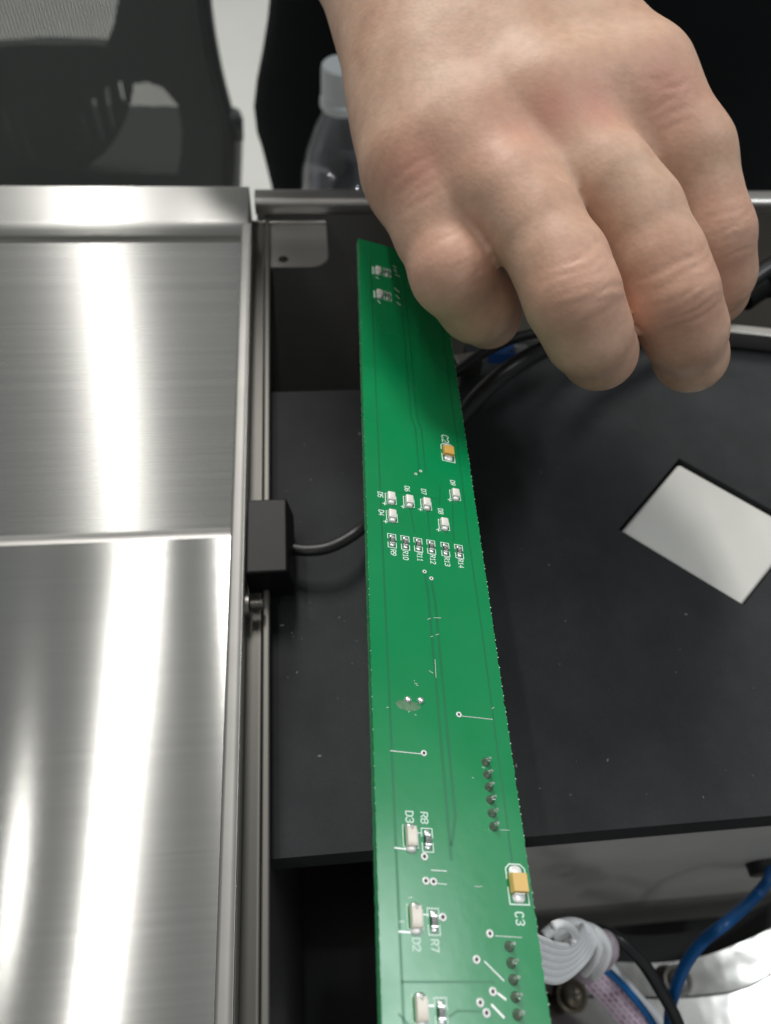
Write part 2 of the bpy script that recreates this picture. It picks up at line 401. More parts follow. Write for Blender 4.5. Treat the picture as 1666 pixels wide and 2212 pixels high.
# ================================================================== sensor block, cable, screw on the lip
ZS = 0.001
s0 = at_z(536, 1079, ZS); s1 = at_z(622, 1234, ZS)
xs0 = XLIP + 0.0006
sen = empty('sensor_block', (s0.x, s1.y, ZL), 'small black plastic sensor block clipped beside the tray lip with a cable', 'sensor')
ztb = at_y(580, 1290, s1.y).z
prof = [(xs0, ztb), (xs0, ZS), (s1.x, ZS), (s1.x + 0.0015, ZS - 0.0075), (s1.x + 0.0015, ztb)]
vv = [(p[0], y, p[1]) for y in (s1.y, s0.y) for p in prof]; n = len(prof)
me = MB().add(vv, [tuple(range(n)), tuple(range(2 * n - 1, n - 1, -1))] + [(i, n + i, n + (i + 1) % n, (i + 1) % n) for i in range(n)]).mesh('s', bevel=0.0006, seg=3)
part('housing', me, BLACK_PLASTIC, sen)
c0 = Vector((s1.x + 0.0015, at_z(636, 1186, -0.006).y, -0.006))
cpts = spline([c0, at_z(664, 1189, -0.0055), at_z(706, 1184, -0.005), at_z(750, 1164, -0.0045), at_z(795, 1130, -0.006), at_z(900, 1040, -0.018), at_z(1000, 930, -0.021)], 8)
part('cable', MB().tube(cpts, 0.00165, 14).mesh('c', sharp=0.8), mat('black_cable', (0.009, 0.0095, 0.010), 0.42, var=0.25, vscale=300), sen)
bc = at_z(540, 1307, -0.0045)
bolt = empty('machine_screw', (XLIP, bc.y, -0.0045), 'short steel screw sticking out of the tray lip below the sensor block', 'screw')
x1 = at_z(571, 1306, -0.0045).x; x0 = XLIP + 0.0004
pr = []; nth = 9
for k in range(nth):
    a = x0 + 0.001 + (x1 - x0 - 0.0012) * k / nth; b = x0 + 0.001 + (x1 - x0 - 0.0012) * (k + 0.5) / nth
    pr += [((a, bc.y, -0.0045), 0.00125), ((b, bc.y, -0.0045), 0.0015)]
pr.append(((x1, bc.y, -0.0045), 0.0011))
part('shank', MB().tube([p[0] for p in pr], [p[1] for p in pr], 16).mesh('s', sharp=0.9), STEEL_SCREW, bolt)
part('washer', MB().tube([(XLIP - 0.0002, bc.y, -0.0045), (XLIP + 0.0012, bc.y, -0.0045)], [0.0030, 0.0028], 20).mesh('s', sharp=0.6), STEEL_SCREW, bolt)

# ================================================================== circuit board
d1 = np.array([-188, -3769, 3060.]); d1 /= np.linalg.norm(d1)
d2 = np.array([1, .185, .289]); d2 -= d1 * (d2 @ d1); d2 /= np.linalg.norm(d2)
nrm = -np.cross(d1, d2)                         # towards the camera
if nrm[2] > 0: nrm = -nrm
SX = 3072 / 1666.0
def sray(u, v): return np.array([(u / SX - CX) / F, (v / SX - CY) / F, 1.])
P0 = sray(1951, 3161) * 0.120
W1, W2, WN, WP0 = R_CW @ d1, R_CW @ d2, R_CW @ nrm, w_of(P0)
MBRD = Matrix(((W2[0], W1[0], WN[0], WP0[0]), (W2[1], W1[1], WN[1], WP0[1]), (W2[2], W1[2], WN[2], WP0[2]), (0, 0, 0, 1)))
def st(u, v):                                   # photograph pixel -> board coordinates (metres)
    r = sray(u, v); q = r * ((P0 @ nrm) / (r @ nrm)) - P0
    return float(q @ d2), float(q @ d1)
def z4(x, y): return st(1400 + .36 * x, 1650 + .36 * y)
def z5(x, y): return st(1400 + .42 * x, 2350 + .42 * y)
def z6(x, y): return st(1450 + .48 * x, 3100 + .48 * y)
SL, SR = -0.0189, 0.0049
TTOP, TBOT = 0.148, -0.046
pcb = bpy.data.objects.new('circuit_board', None); COL.objects.link(pcb); pcb.matrix_world = MBRD; pcb.empty_display_size = 0.01
tag(pcb, 'long green circuit board with white leds held out over the open cabinet', 'circuit board')
def bpart(name, me, m, parent=None, loc=None, label=None):
    o = link(name, me, m, parent or pcb)
    if loc: o.location = loc
    if label: o['label'] = label
    return o

def pcb_mat():
    m, N, L, b = newmat('green_solder_mask')
    tc = N.new('ShaderNodeTexCoord')
    n = N.new('ShaderNodeTexNoise'); n.inputs['Scale'].default_value = 90; n.inputs['Detail'].default_value = 5
    L.new(tc.outputs['Object'], n.inputs[0])
    mx = N.new('ShaderNodeMix'); mx.data_type = 'RGBA'
    mx.inputs[6].default_value = (0.001, 0.21, 0.064, 1); mx.inputs[7].default_value = (0.0015, 0.25, 0.080, 1)
    L.new(n.outputs[0], mx.inputs[0]); L.new(mx.outputs[2], b.inputs['Base Color'])
    n2 = N.new('ShaderNodeTexNoise'); n2.inputs['Scale'].default_value = 500; n2.inputs['Detail'].default_value = 6
    L.new(tc.outputs['Object'], n2.inputs[0])
    bp = N.new('ShaderNodeBump'); bp.inputs['Strength'].default_value = 0.05; bp.inputs['Distance'].default_value = 0.0002
    L.new(n2.outputs[0], bp.inputs['Height']); L.new(bp.outputs[0], b.inputs['Normal'])
    n3 = N.new('ShaderNodeTexNoise'); n3.inputs['Scale'].default_value = 60; n3.inputs['Detail'].default_value = 8
    L.new(tc.outputs['Object'], n3.inputs[0])
    r = N.new('ShaderNodeMapRange'); r.inputs[1].default_value = .3; r.inputs[2].default_value = .7; r.inputs[3].default_value = 0.2; r.inputs[4].default_value = 0.3
    L.new(n3.outputs[0], r.inputs[0]); L.new(r.outputs[0], b.inputs['Roughness'])
    b.inputs['Specular IOR Level'].default_value = 0.52
    return m
MASK = pcb_mat()
TRACE = mat('green_trace_mask', (0.0012, 0.165, 0.058), 0.33, var=0.1, vscale=200)
FR4 = mat('milled_board_edge', (0.30, 0.42, 0.26), 0.7, var=0.3, vscale=1500)
SILK = mat('silkscreen_ink', (0.72, 0.90, 0.81), 0.55)
TIN = mat('tinned_pad', (0.80, 0.80, 0.80), 0.33, 0.85, var=0.06, vscale=900)
SOLDER = mat('solder', (0.34, 0.35, 0.32), 0.34, 0.9, var=0.25, vscale=1500, bump=0.3, bscale=2500)
LEDW = mat('led_white_resin', (0.76, 0.74, 0.69), 0.34, var=0.04, vscale=900)
LEDC = mat('led_cream_resin', (0.74, 0.69, 0.60), 0.36, var=0.05, vscale=900)
LEDPAD = mat('led_terminal', (0.86, 0.86, 0.85), 0.3, 0.15)
RESB = mat('resistor_black', (0.025, 0.025, 0.027), 0.4)
RESW = mat('resistor_marking', (0.55, 0.56, 0.55), 0.5)
TANT = mat('tantalum_yellow', (0.72, 0.42, 0.09), 0.45, var=0.10, vscale=700, bump=0.1, bscale=2500)
TANT3 = mat('tantalum_tan', (0.74, 0.50, 0.17), 0.5, var=0.07, vscale=700, bump=0.1, bscale=2500)
HOLE = mat('drilled_hole', (0.03, 0.022, 0.02), 0.6)
FLUX = mat('flux_residue', (0.10, 0.22, 0.12), 0.3, var=0.5, vscale=900)

TB = 0.0016
outl = []
nL = 300
for k in range(nL + 1):
    t = TTOP + (TBOT - TTOP) * k / nL; outl.append((SL + random.gauss(0, 0.00003), t))
for k in range(nL + 1):
    t = TBOT + (TTOP - TBOT) * k / nL; outl.append((SR + random.gauss(0, 0.00006), t))
bm = bmesh.new()
top = [bm.verts.new((p[0], p[1], 0)) for p in outl]; bot = [bm.verts.new((p[0], p[1], -TB)) for p in outl]
N2 = len(outl)
ft = bm.faces.new(top); fb = bm.faces.new(bot[::-1]); ft.material_index = 0
for i in range(N2):
    q = bm.faces.new((top[i], bot[i], bot[(i + 1) % N2], top[(i + 1) % N2])); q.material_index = 1
bmesh.ops.recalc_face_normals(bm, faces=bm.faces)
me = bpy.data.meshes.new('board'); bm.to_mesh(me); bm.free()
ob = bpart('board', me, MASK); me.materials.append(FR4)
bm = MB()
t = TBOT
while t < TTOP:
    t += random.uniform(0.0008, 0.0022); r = random.uniform(0.00003, 0.00008)
    bm.box((SR - r * 0.6, t - r * 1.2, -r), (SR + r * 1.5, t + r * 1.2, r * 0.8))
    if random.random() < 0.6:
        r *= 0.6; bm.box((SL - r, t - r * 2, -r), (SL + r * 0.6, t + r * 2, r * 0.8))
o = bpart('edge_fibres', bm.mesh('fib'), mat('glass_fibre', (0.55, 0.75, 0.6), 0.6)); o['kind'] = 'stuff'

def ribbon(mb, pts, w, z=0.00003, h=None, closed=False):
    """flat stroke with square ends in board coordinates"""
    P = [Vector((p[0], p[1])) for p in pts]; n = len(P); L_, R_ = [], []
    for i in range(n):
        a = P[i] - P[i - 1] if (i > 0 or closed) else P[1] - P[0]
        b = P[(i + 1) % n] - P[i] if (i < n - 1 or closed) else P[i] - P[i - 1]
        a = a.normalized(); b = b.normalized(); t = (a + b)
        t = t.normalized() if t.length > 1e-6 else a
        nn = Vector((-t.y, t.x)); c = max(0.5, nn.dot(Vector((-a.y, a.x))))
        q = P[i]
        if not closed and i == 0: q = q - t * w * 0.35
        if not closed and i == n - 1: q = q + t * w * 0.35
        L_.append(q + nn * w / 2 / c); R_.append(q - nn * w / 2 / c)
    v = [(p.x, p.y, z) for p in L_] + [(p.x, p.y, z) for p in R_]
    m = n if closed else n - 1
    mb.add(v, [(i, n + i, n + (i + 1) % n, (i + 1) % n) for i in range(m)])

# --- stroke font: x right, y up in a 4 x 6 cell
G = {
 'C': [[(4, 5), (3, 6), (1, 6), (0, 5), (0, 1), (1, 0), (3, 0), (4, 1)]],
 'D': [[(0, 0), (0, 6), (2.6, 6), (4, 4.6), (4, 1.4), (2.6, 0), (0, 0)]],
 'R': [[(0, 0), (0, 6), (3, 6), (4, 5.2), (4, 3.8), (3, 3), (0, 3)], [(1.8, 3), (4, 0)]],
 '0': [[(0, 1.2), (0, 4.8), (1.2, 6), (2.8, 6), (4, 4.8), (4, 1.2), (2.8, 0), (1.2, 0), (0, 1.2)]],
 '1': [[(1, 4.8), (2.2, 6), (2.2, 0)], [(1, 0), (3.4, 0)]],
 '2': [[(0, 4.8), (1, 6), (3, 6), (4, 5), (4, 4), (0, 0), (4, 0)]],
 '3': [[(0, 5.2), (1, 6), (3, 6), (4, 5), (4, 4), (3, 3.1), (1.6, 3.1)], [(3, 3.1), (4, 2), (4, 1), (3, 0), (1, 0), (0, 0.8)]],
 '4': [[(3, 0), (3, 6), (0, 2), (4, 2)]],
 '5': [[(4, 6), (0.3, 6), (0, 3.4), (2.8, 3.6), (4, 2.6), (4, 1), (3, 0), (1, 0), (0, 0.8)]],
 '6': [[(3.6, 6), (1.6, 5.4), (0, 3), (0, 1), (1, 0), (3, 0), (4, 1), (4, 2.4), (3, 3.3), (1, 3.3), (0, 2.4)]],
 '7': [[(0, 6), (4, 6), (1.6, 0)]],
 '8': [[(1, 3.1), (0, 4.2), (0, 5), (1, 6), (3, 6), (4, 5), (4, 4.2), (3, 3.1), (1, 3.1), (0, 2), (0, 1), (1, 0), (3, 0), (4, 1), (4, 2), (3, 3.1)]],
 '9': [[(0.4, 0), (2.4, 0.6), (4, 3), (4, 5), (3, 6), (1, 6), (0, 5), (0, 3.6), (1, 2.7), (3, 2.7), (4, 3.6)]],
}
def text(s, centre, h, adv=5.3, w=None, z=0.00003, asp=0.82):
    """reads down the board: letter tops point to +s"""
    mb = MB(); k = h / 6.0; kx = k * asp; total = (len(s) - 1) * adv + 4
    for i, ch in enumerate(s):
        for stroke in G[ch]:
            pts = [(centre[0] + (y - 3) * k, centre[1] - ((x + i * adv) - total / 2) * kx) for (x, y) in stroke]
            ribbon(mb, pts, w or h * 0.15, z)
    return bpart('silkscreen_text', mb.mesh('t'), SILK, label='white printed code ' + s)

for s, p in [('R9', (465, 1530)), ('R10', (600, 1562)), ('R11', (757, 1577)), ('R12', (902, 1607)), ('R13', (1060, 1632)), ('R14', (1212, 1653))]:
    text(s, z4(*p), 0.00100)
for s, p in [('D5', (320, 890)), ('D4', (332, 1090)), ('D6', (617, 825)), ('D7', (800, 858)), ('D8', (988, 1075)), ('D9', (1122, 760))]:
    text(s, z4(*p), 0.00100)
text('C2', (-0.00020, 0.0773), 0.00145, asp=.95)
text('D3', (-0.01365, -0.00443), 0.00112, asp=.9); text('R8', (-0.01131, -0.00443), 0.00106, asp=.95)
text('D2', (-0.01370, -0.02112), 0.00104, asp=.92); text('R7', (-0.01104, -0.02122), 0.00105, asp=.86)
text('C3', (0.00233, -0.01755), 0.00125, adv=6.3, asp=.74)

# --- resistors
def rounded_blob(sx, sy, h, n=14, m=5, p=3.0):
    mb = MB(); rows = []
    for j in range(m):
        a = math.pi / 2 * j / (m - 1) * 0.96; c = math.cos(a) ** 0.7; z = h * math.sin(a)
        row = []
        for k in range(n):
            th = 2 * math.pi * k / n; cx, sy_ = math.cos(th), math.sin(th)
            r = (abs(cx) ** p + abs(sy_) ** p) ** (-1 / p)
            row.append((sx * r * cx * c, sy * r * sy_ * c, z))
        rows.append(row)
    v, f = loft(rows, True); f.append(tuple((m - 1) * n + k for k in range(n))); mb.add(v, f); return mb
RES = {}
def res_meshes():
    w, l, h = 0.00094, 0.0016, 0.00045
    RES['body'] = MB().box((-w / 2 * .94, -l / 2 * .62, 0), (w / 2 * .94, l / 2 * .62, h)).mesh('rb', bevel=0.00005)
    RES['term_far'] = MB().box((-w / 2, l / 2 * .62, 0), (w / 2, l / 2, h * 1.02)).mesh('rt', bevel=0.00006)
    RES['term_near'] = MB().box((-w / 2, -l / 2, 0), (w / 2, -l / 2 * .62, h * 1.02)).mesh('rt', bevel=0.00006)
    RES['pad'] = rounded_blob(w * 0.5, 0.00040, 0.00026).mesh('rp', smooth=True)
    mb = MB(); k = 0.00009
    for i, ch in enumerate('511'):
        for s_ in G[ch]: ribbon(mb, [((y - 3) * k, -((x * 0.8 + i * 4.2) - 6.2) * k * 0.8) for x, y in s_], k * 0.9, h + 0.00002)
    RES['mark'] = mb.mesh('rm')
    mb = MB(); a, b, q = 0.00082, 0.00160, 0.00022; lw = 0.00014
    ribbon(mb, [(-a, b - 0.0011), (-a, b), (a, b), (a, b - 0.0013)], lw)
    ribbon(mb, [(-a, -b + 0.0012), (-a, -b), (a, -b), (a, -b + 0.0012)], lw)
    RES['silk'] = mb.mesh('rs')
res_meshes()
def resistor(c, sc=1.0):
    o = bpart('resistor', RES['body'], RESB, loc=(c[0], c[1], 0.00004)); o.scale = (sc, sc, 1)
    for nm, key, m, dy in [('terminal', 'term_far', TIN, 0), ('terminal', 'term_near', TIN, 0), ('solder_pad', 'pad', TIN, 0.00100), ('solder_pad', 'pad', LEDPAD, -0.00100), ('marking', 'mark', RESW, 0), ('silkscreen_outline', 'silk', SILK, 0)]:
        q = bpart(nm, RES[key], None, o, loc=(0, dy, 0)); 
        if not q.data.materials: q.data.materials.append(m)
    return o
for p in [(448, 1402), (595, 1426), (738, 1448), (882, 1472), (1038, 1498), (1190, 1522)]: resistor(z4(*p))
for p in [(-0.01108, -0.0076), (-0.0110, -0.0183), (-0.01086, -0.02885)]: resistor(p, 1.03)
# two resistors up by the hand (dimmer end of the board)
for p in [(1539, 1084), (1541, 1177)]:
    c = st(*p); resistor((c[0] + 0.0002, c[1] - 0.0003), 1.1)

# --- leds
LM = {}
def led_meshes():
    w, l, h = 0.00148, 0.0021, 0.0009
    v = []
    # body, slightly domed top, chamfered near end
    rows = []
    for (t, zz) in [(l * .5, 0.55), (l * .47, 0.95), (l * .2, 1.0), (-l * .2, 1.0), (-l * .42, 0.92), (-l * .5, 0.45)]:
        rows.append([(-w / 2, t, 0), (-w / 2, t, h * zz * .88), (-w * .40, t, h * zz), (w * .40, t, h * zz), (w / 2, t, h * zz * .88), (w / 2, t, 0)])
    vv, f = loft(rows, True); f.append(tuple(range(6))); f.append(tuple(range(35, 29, -1)))
    LM['body'] = MB().add(vv, f).mesh('lb', sharp=0.7)
    LM['near'] = rounded_blob(w * .46, 0.00050, 0.0006).mesh('lp', smooth=True)
    LM['far'] = rounded_blob(w * .46, 0.00035, 0.0004).mesh('lp', smooth=True)
    LM['die'] = MB().add([(-w * .36, -l * .33, h * 1.005), (-w * .10, -l * .30, h * 1.005), (0, -l * .17, h * 1.012), (w * .10, -l * .30, h * 1.005), (w * .36, -l * .33, h * 1.005), (0, -l * .27, h * 1.008)], [(0, 1, 5), (1, 2, 3, 5), (5, 3, 4)]).mesh('ld')
    mb = MB(); a = 0.00112; lw = 0.00014
    ribbon(mb, [(-a + 0.0002, 0.00100), (-a, 0.00100), (-a, -0.0013), (-a + 0.0002, -0.0013)], lw)
    ribbon(mb, [(a, 0.0006), (a, -0.0014), (a - 0.0003, -0.0014)], lw)
    c = (-a - 0.0002, -0.00175); ribbon(mb, [(c[0] - 0.00042, c[1]), (c[0] + 0.00042, c[1])], lw * 1.2); ribbon(mb, [(c[0], c[1] - 0.00036), (c[0], c[1] + 0.00036)], lw * 1.2, 0.000036)
    LM['silk'] = mb.mesh('ls')
    # long leds
    w, l, h = 0.00145, 0.0027, 0.0010
    rows = []
    for (t, zz) in [(l * .5, 0.9), (l * .49, 0.98), (l * .15, 1.0), (-l * .35, 1.0), (-l * .42, 0.93), (-l * .5, 0.85)]:
        rows.append([(-w / 2, t, 0), (-w / 2, t, h * zz * .93), (-w * .46, t, h * zz), (w * .46, t, h * zz), (w / 2, t, h * zz * .93), (w / 2, t, 0)])
    vv, f = loft(rows, True); f.append(tuple(range(6))); f.append(tuple(range(35, 29, -1)))
    LM['lbody'] = MB().add(vv, f).mesh('lb', sharp=0.5)
    LM['lnear'] = rounded_blob(w * .5, 0.00055, 0.0006).mesh('lp', smooth=True)
    LM['lfar'] = rounded_blob(w * .5, 0.00050, 0.0006).mesh('lp', smooth=True)
    LM['cath'] = MB().add([(-w * .30, l * .49, h * 1.02), (w * .30, l * .49, h * 1.02), (w * .12, l * .36, h * 1.02), (0, l * .28, h * 1.02), (-w * .12, l * .36, h * 1.02)], [(0, 4, 3, 2, 1)]).mesh('lc')
    mb = MB(); a = 0.00113; lw = 0.00012
    ribbon(mb, [(-a + .0001, 0.0016), (-a, 0.0016), (-a, -0.0013), (-a + .0003, -0.00155)], lw)
    ribbon(mb, [(a - .0002, 0.0013), (a, 0.0010), (a, -0.0015), (a - .0003, -0.0015)], lw)
    LM['lsilk'] = mb.mesh('ls')
led_meshes()
def led(c, long=False):
    if not long:
        o = bpart('led', LM['body'], LEDW, loc=(c[0], c[1], 0.00004))
        kids = [('terminal', 'near', LEDPAD, -0.00125), ('terminal', 'far', LEDPAD, 0.00115), ('die', 'die', RESW, 0), ('silkscreen_outline', 'silk', SILK, 0)]
    else:
        o = bpart('led', LM['lbody'], LEDC, loc=(c[0], c[1], 0.00004))
        kids = [('terminal', 'lnear', LEDPAD, -0.00165), ('terminal', 'lfar', TIN, 0.00140), ('cathode_mark', 'cath', SOLDER, 0), ('silkscreen_outline', 'lsilk', SILK, 0)]
    for nm, key, m, dy in kids:
        q = bpart(nm, LM[key], None, o, loc=(0, dy, 0))
        if not q.data.materials: q.data.materials.append(m)
    return o
for p in [(433, 912), (445, 1107), (633, 947), (823, 977), (1020, 1200), (1143, 875)]: led((z4(*p)[0], z4(*p)[1] - 0.0004))
for p in [(-0.0137, -0.0073), (-0.0137, -0.01785), (-0.0137, -0.02845)]: led(p, True)
for p in [(1505, 1076), (1510, 1169)]: led((st(*p)[0], st(*p)[1] - 0.0004))

mb_ = MB()
for q in [((1566, 1058), (1578, 1066)), ((1572, 1072), (1578, 1084)), ((1576, 1094), (1592, 1102)), ((1498, 1104), (1508, 1110)), ((1572, 1148), (1590, 1164)), ((1578, 1176), (1590, 1190)), ((1582, 1204), (1596, 1216)), ((1505, 1196), (1514, 1208)), ((1484, 1062), (1486, 1086)), ((1489, 1158), (1491, 1180))]:
    ribbon(mb_, [st(*q[0]), st(*q[1])], 0.0003)
o = bpart('silkscreen_marks', mb_.mesh('sm'), SILK); o['kind'] = 'stuff'

# --- tantalum capacitors
def capacitor(c, w, l, h, m, label):
    rows = []
    for z, k in [(0.0001, 1.0), (h * .5, 1.0), (h, 0.90)]:
        rows.append([(-w / 2 * k, -l / 2 * (1 - (1 - k) * .6), z), (w / 2 * k, -l / 2 * (1 - (1 - k) * .6), z), (w / 2 * k, l / 2 * (1 - (1 - k) * .6), z), (-w / 2 * k, l / 2 * (1 - (1 - k) * .6), z)])
    v, f = loft(rows, True); f += [(3, 2, 1, 0), (8, 9, 10, 11)]
    o = bpart('capacitor', MB().add(v, f).mesh('cap', bevel=0.00008), m, loc=(c[0], c[1], 0.00004), label=label)
    for sgn in (-1, 1):
        q = bpart('solder_pad', rounded_blob(w * .40, 0.00085, 0.0003).mesh('cp', smooth=True), LEDPAD, o, loc=(0, sgn * (l / 2 + 0.00035), 0))
        q = bpart('terminal', MB().box((-w * .33, min(sgn * l / 2, sgn * (l / 2 + 0.0001)), 0.0001), (w * .33, max(sgn * l / 2, sgn * (l / 2 + 0.0001)), h * .45)).mesh('ct'), TIN, o)
    mb = MB(); a = w * .60; lw = 0.00019; b = l / 2 + 0.00138
    ribbon(mb, [(-a, 0.0007), (-a, b - .0006), (-a + .0007, b), (a - .0007, b), (a, b - .0006), (a, 0.0007)], lw)
    ribbon(mb, [(-a, -0.0005), (-a, -b), (a, -b), (a, -0.0005)], lw)
    bpart('silkscreen_outline', mb.mesh('cs'), SILK, o)
capacitor((0.0000, 0.0732), 0.0024, 0.0025, 0.0011, TANT, 'bright yellow capacitor body beside the code C2')
capacitor((0.0026, -0.0130), 0.0026, 0.0027, 0.0013, TANT3, 'tan yellow capacitor body beside the code C3')

# --- vias, pins, pads
VIA = MB(); VR = 0.00052
rows = [[(r * math.cos(2 * math.pi * k / 20), r * math.sin(2 * math.pi * k / 20), z) for k in range(20)] for r, z in [(VR, 0.0), (VR * .95, 0.00008), (VR * .7, 0.00010), (VR * .48, 0.00007), (VR * .45, -0.0002)]]
v, f = loft(rows, True); VIA = MB().add(v, f).mesh('via', smooth=True)
VH = MB().add([(VR * .5 * math.cos(2 * math.pi * k / 16), VR * .5 * math.sin(2 * math.pi * k / 16), 0.00002) for k in range(16)], [tuple(range(16))]).mesh('vh')
def via(c, sc=1.0):
    o = bpart('via', VIA, None, loc=(c[0], c[1], 0.00001)); o.scale = (sc, sc, 1)
    if not VIA.materials: VIA.materials.append(LEDPAD)
    q = bpart('hole', VH, None, o)
    if not VH.materials: VH.materials.append(HOLE)
for p in [(713, 662), (767, 630)]: via(z4(*p), 0.62)
for p in [(810, 1742), (885, 1818)]: via(z4(*p), 0.8)
for p in [(1020, 1182), (688, 1548)]: via(z5(*p), 0.95)
for p in [(503, 650), (515, 852), (578, 858), (655, 1153), (1045, 1290), (935, 1505), (1070, 1770), (965, 1862), (1018, 1948)]: via(z6(*p), 1.05)
def pin(c, k):
    rnd = random.Random(k)
    mb = MB(); prof = [(0.00072, 0), (0.00066, 0.00018), (0.0005, 0.00055), (0.00034, 0.00085), (0.0003, 0.0010)]
    mb.lathe(prof, 16); me = mb.mesh('pin', sharp=1.2)
    for vv in me.vertices:
        vv.co.x += vv.co.z * rnd.uniform(-.05, .25); vv.co.y += vv.co.z * rnd.uniform(-.1, .2)
    o = bpart('solder_joint', me, SOLDER, loc=(c[0], c[1], 0.00002))
    mb = MB(); dx = rnd.uniform(.05, .2)
    mb.tube([(0, 0, 0.0007), (dx * 0.0012, 0.0001, 0.0016)], [0.00026, 0.00022], 8)
    bpart('pin_tip', mb.mesh('tip', sharp=.6), TIN, o)
k = 0
for i in range(6):
    pin((-0.00006, 0.005 - 0.002 * i), k); k += 1
for i in range(6):
    pin((0.00005, -0.0211 - 0.002 * i), k); k += 1
for p, sx in [((535, 1042), 1.0), ((655, 1050), 1.0)]:
    c = z5(*p); o = bpart('solder_joint', rounded_blob(0.00062, 0.0006, 0.0005, 10, 5, 2.2).mesh('b', smooth=True), TIN, loc=(c[0], c[1], 0.00001))

# --- copper traces under the mask
tr = MB()
def line(pts, w=0.00028, z=0.000012): ribbon(tr, pts, w, z)
sl = z5(300, 400)[0]
line([(SL + 0.0032, 0.140), (SL + 0.0030, 0.06), (SL + 0.00295, 0.02), (SL + 0.0029, -0.046)], 0.0004)
c1, c2 = z4(700, 500), z4(755, 500)
va, vb = z4(713, 662), z4(767, 630)
line([(c1[0], 0.143), (c1[0], 0.082), (c1[0] + .0008, 0.079), (c1[0] + .0008, va[1])], 0.0004); line([(c2[0] + .0003, 0.143), (c2[0] + .0003, 0.082), (c2[0] + .0011, 0.079), (c2[0] + .0011, vb[1])], 0.0004)
a, b = z5(725, 0), z5(785, 0); a2, b2 = z4(810, 1742), z4(885, 1818)
line([a2, (a[0], 0.036), (a[0], 0.02), (a[0], -0.010)], 0.0005); line([b2, (b[0], 0.034), (b[0], 0.02), (b[0], -0.004), (b[0] - .001, -0.008)], 0.0005)
line([(SR - 0.0022, 0.13), (SR - 0.0022, 0.075), (SR - 0.0026, 0.05), (SR - 0.0024, 0.03), (SR - 0.0026, -0.014)], 0.00035)
for p0, p1 in [((640, 1000), (700, 1300)), ((840, 1050), (870, 1350)), ((980, 800), (975, 1000)), ((1120, 950), (1130, 1400))]: line([z4(*p0), z4(*p1)], 0.0003)
line([z4(500, 860), z4(640, 870), z4(960, 940)], 0.0002)
line([z6(310, 1690), z6(1080, 1690)], 0.0003)
line([z6(690, 1990), z6(780, 1930), z6(1000, 1935)], 0.0003); line([z6(290, 1960), z6(385, 2060)], 0.0003)
o = bpart('copper_trace', tr.mesh('tr'), TRACE); o['kind'] = 'stuff'
# bright exposed trace edges and scratches
sc_ = MB()
def scratch(p, q, w, fn): ribbon(sc_, [fn(*p), fn(*q)], w * 0.6, 0.00004)
for p, q in [((722, 280), (752, 268)), ((782, 264), (850, 266)), ((752, 444), (772, 438)), ((800, 428), (828, 418)), ((592, 858), (600, 864)), ((600, 884), (625, 890)), ((612, 902), (632, 908)), ((735, 765), (775, 790)), ((792, 660), (802, 830)), ((335, 1115), (352, 1112)), ((600, 1180), (615, 1190)), ((540, 1160), (552, 1150)), ((1332, 1125), (1352, 1115)), ((1238, 1680), (1262, 1690)), ((1145, 1778), (1158, 1784))]:
    scratch(p, q, 0.00012, z5)
for p, q, w in [((1048, 1196), (1338, 1228), .00014), ((370, 1525), (660, 1555), .0002)]: scratch(p, q, w, z5)
for p, q, w in [((255, 577), (345, 588), .0003), ((288, 1272), (385, 1280), .0003), ((560, 763), (685, 771), .00016), ((600, 872), (685, 882), .00012), ((430, 452), (478, 456), .0002), ((480, 1130), (535, 1134), .0002), ((530, 1888), (580, 1888), .0003), ((1000, 1520), (1160, 1680), .00022), ((1110, 1785), (1175, 1835), .0004), ((1060, 1880), (1160, 1985), .0004), ((1130, 428), (1205, 432), .00008), ((370, 990), (400, 990), .00008), ((920, 897), (980, 900), .00008), ((290, 1190), (328, 1190), .0001), ((1090, 1308), (1310, 1322), .0001)]:
    scratch(p, q, w, z6)
o = bpart('bright_marks', sc_.mesh('sc'), LEDPAD); o['kind'] = 'stuff'
# burnt flux patch round the reworked pads
fx = MB(); c = z5(540, 1095)
pts = [(c[0] + random.uniform(.7, 1.1) * 0.0021 * math.cos(a), c[1] + random.uniform(.7, 1.1) * 0.0011 * math.sin(a), 0.000022) for a in [2 * math.pi * k / 22 for k in range(22)]]
fx.add(pts + [(c[0], c[1], 0.00006)], [(i, (i + 1) % 22, 22) for i in range(22)])
bpart('flux_residue', fx.mesh('fx', smooth=True), FLUX)

# ================================================================== hand (signed distance field -> one skin)
def hp(u, v, Z): return np.array([(u - CX) / F * Z, (v - CY) / F * Z, Z])
FING = {
 'little': [(902, 362, 173, 9.9), (920, 425, 171, 9.5), (942, 490, 169, 9.3), (980, 588, 165.5, 9.0), (1030, 655, 173, 8.3), (1056, 682, 181, 7.7)],
 'ring':   [(1002, 305, 168, 11.0), (1100, 420, 160, 9.6), (1158, 487, 157, 9.2), (1212, 575, 153, 9.0), (1238, 645, 151, 8.9), (1270, 720, 155, 8.2), (1294, 760, 162, 7.4), (1280, 745, 180, 6.8)],
 'middle': [(1168, 225, 168, 11.6), (1312, 400, 163, 10.0), (1370, 467, 162, 9.6), (1420, 567, 161, 9.4), (1450, 640, 160.5, 9.1), (1478, 712, 165, 8.4), (1491, 768, 174, 7.6), (1482, 770, 190, 6.9)],
 'index':  [(1385, 188, 174, 11.6), (1480, 335, 174, 10.3), (1532, 510, 176, 9.5), (1542, 590, 182, 8.9), (1538, 628, 190, 8.1), (1515, 640, 201, 7.0)],
 'thumb':  [(1180, 60, 205, 13), (1330, 260, 205, 11.5), (1420, 430, 202, 10), (1470, 560, 200, 8.5)],
}
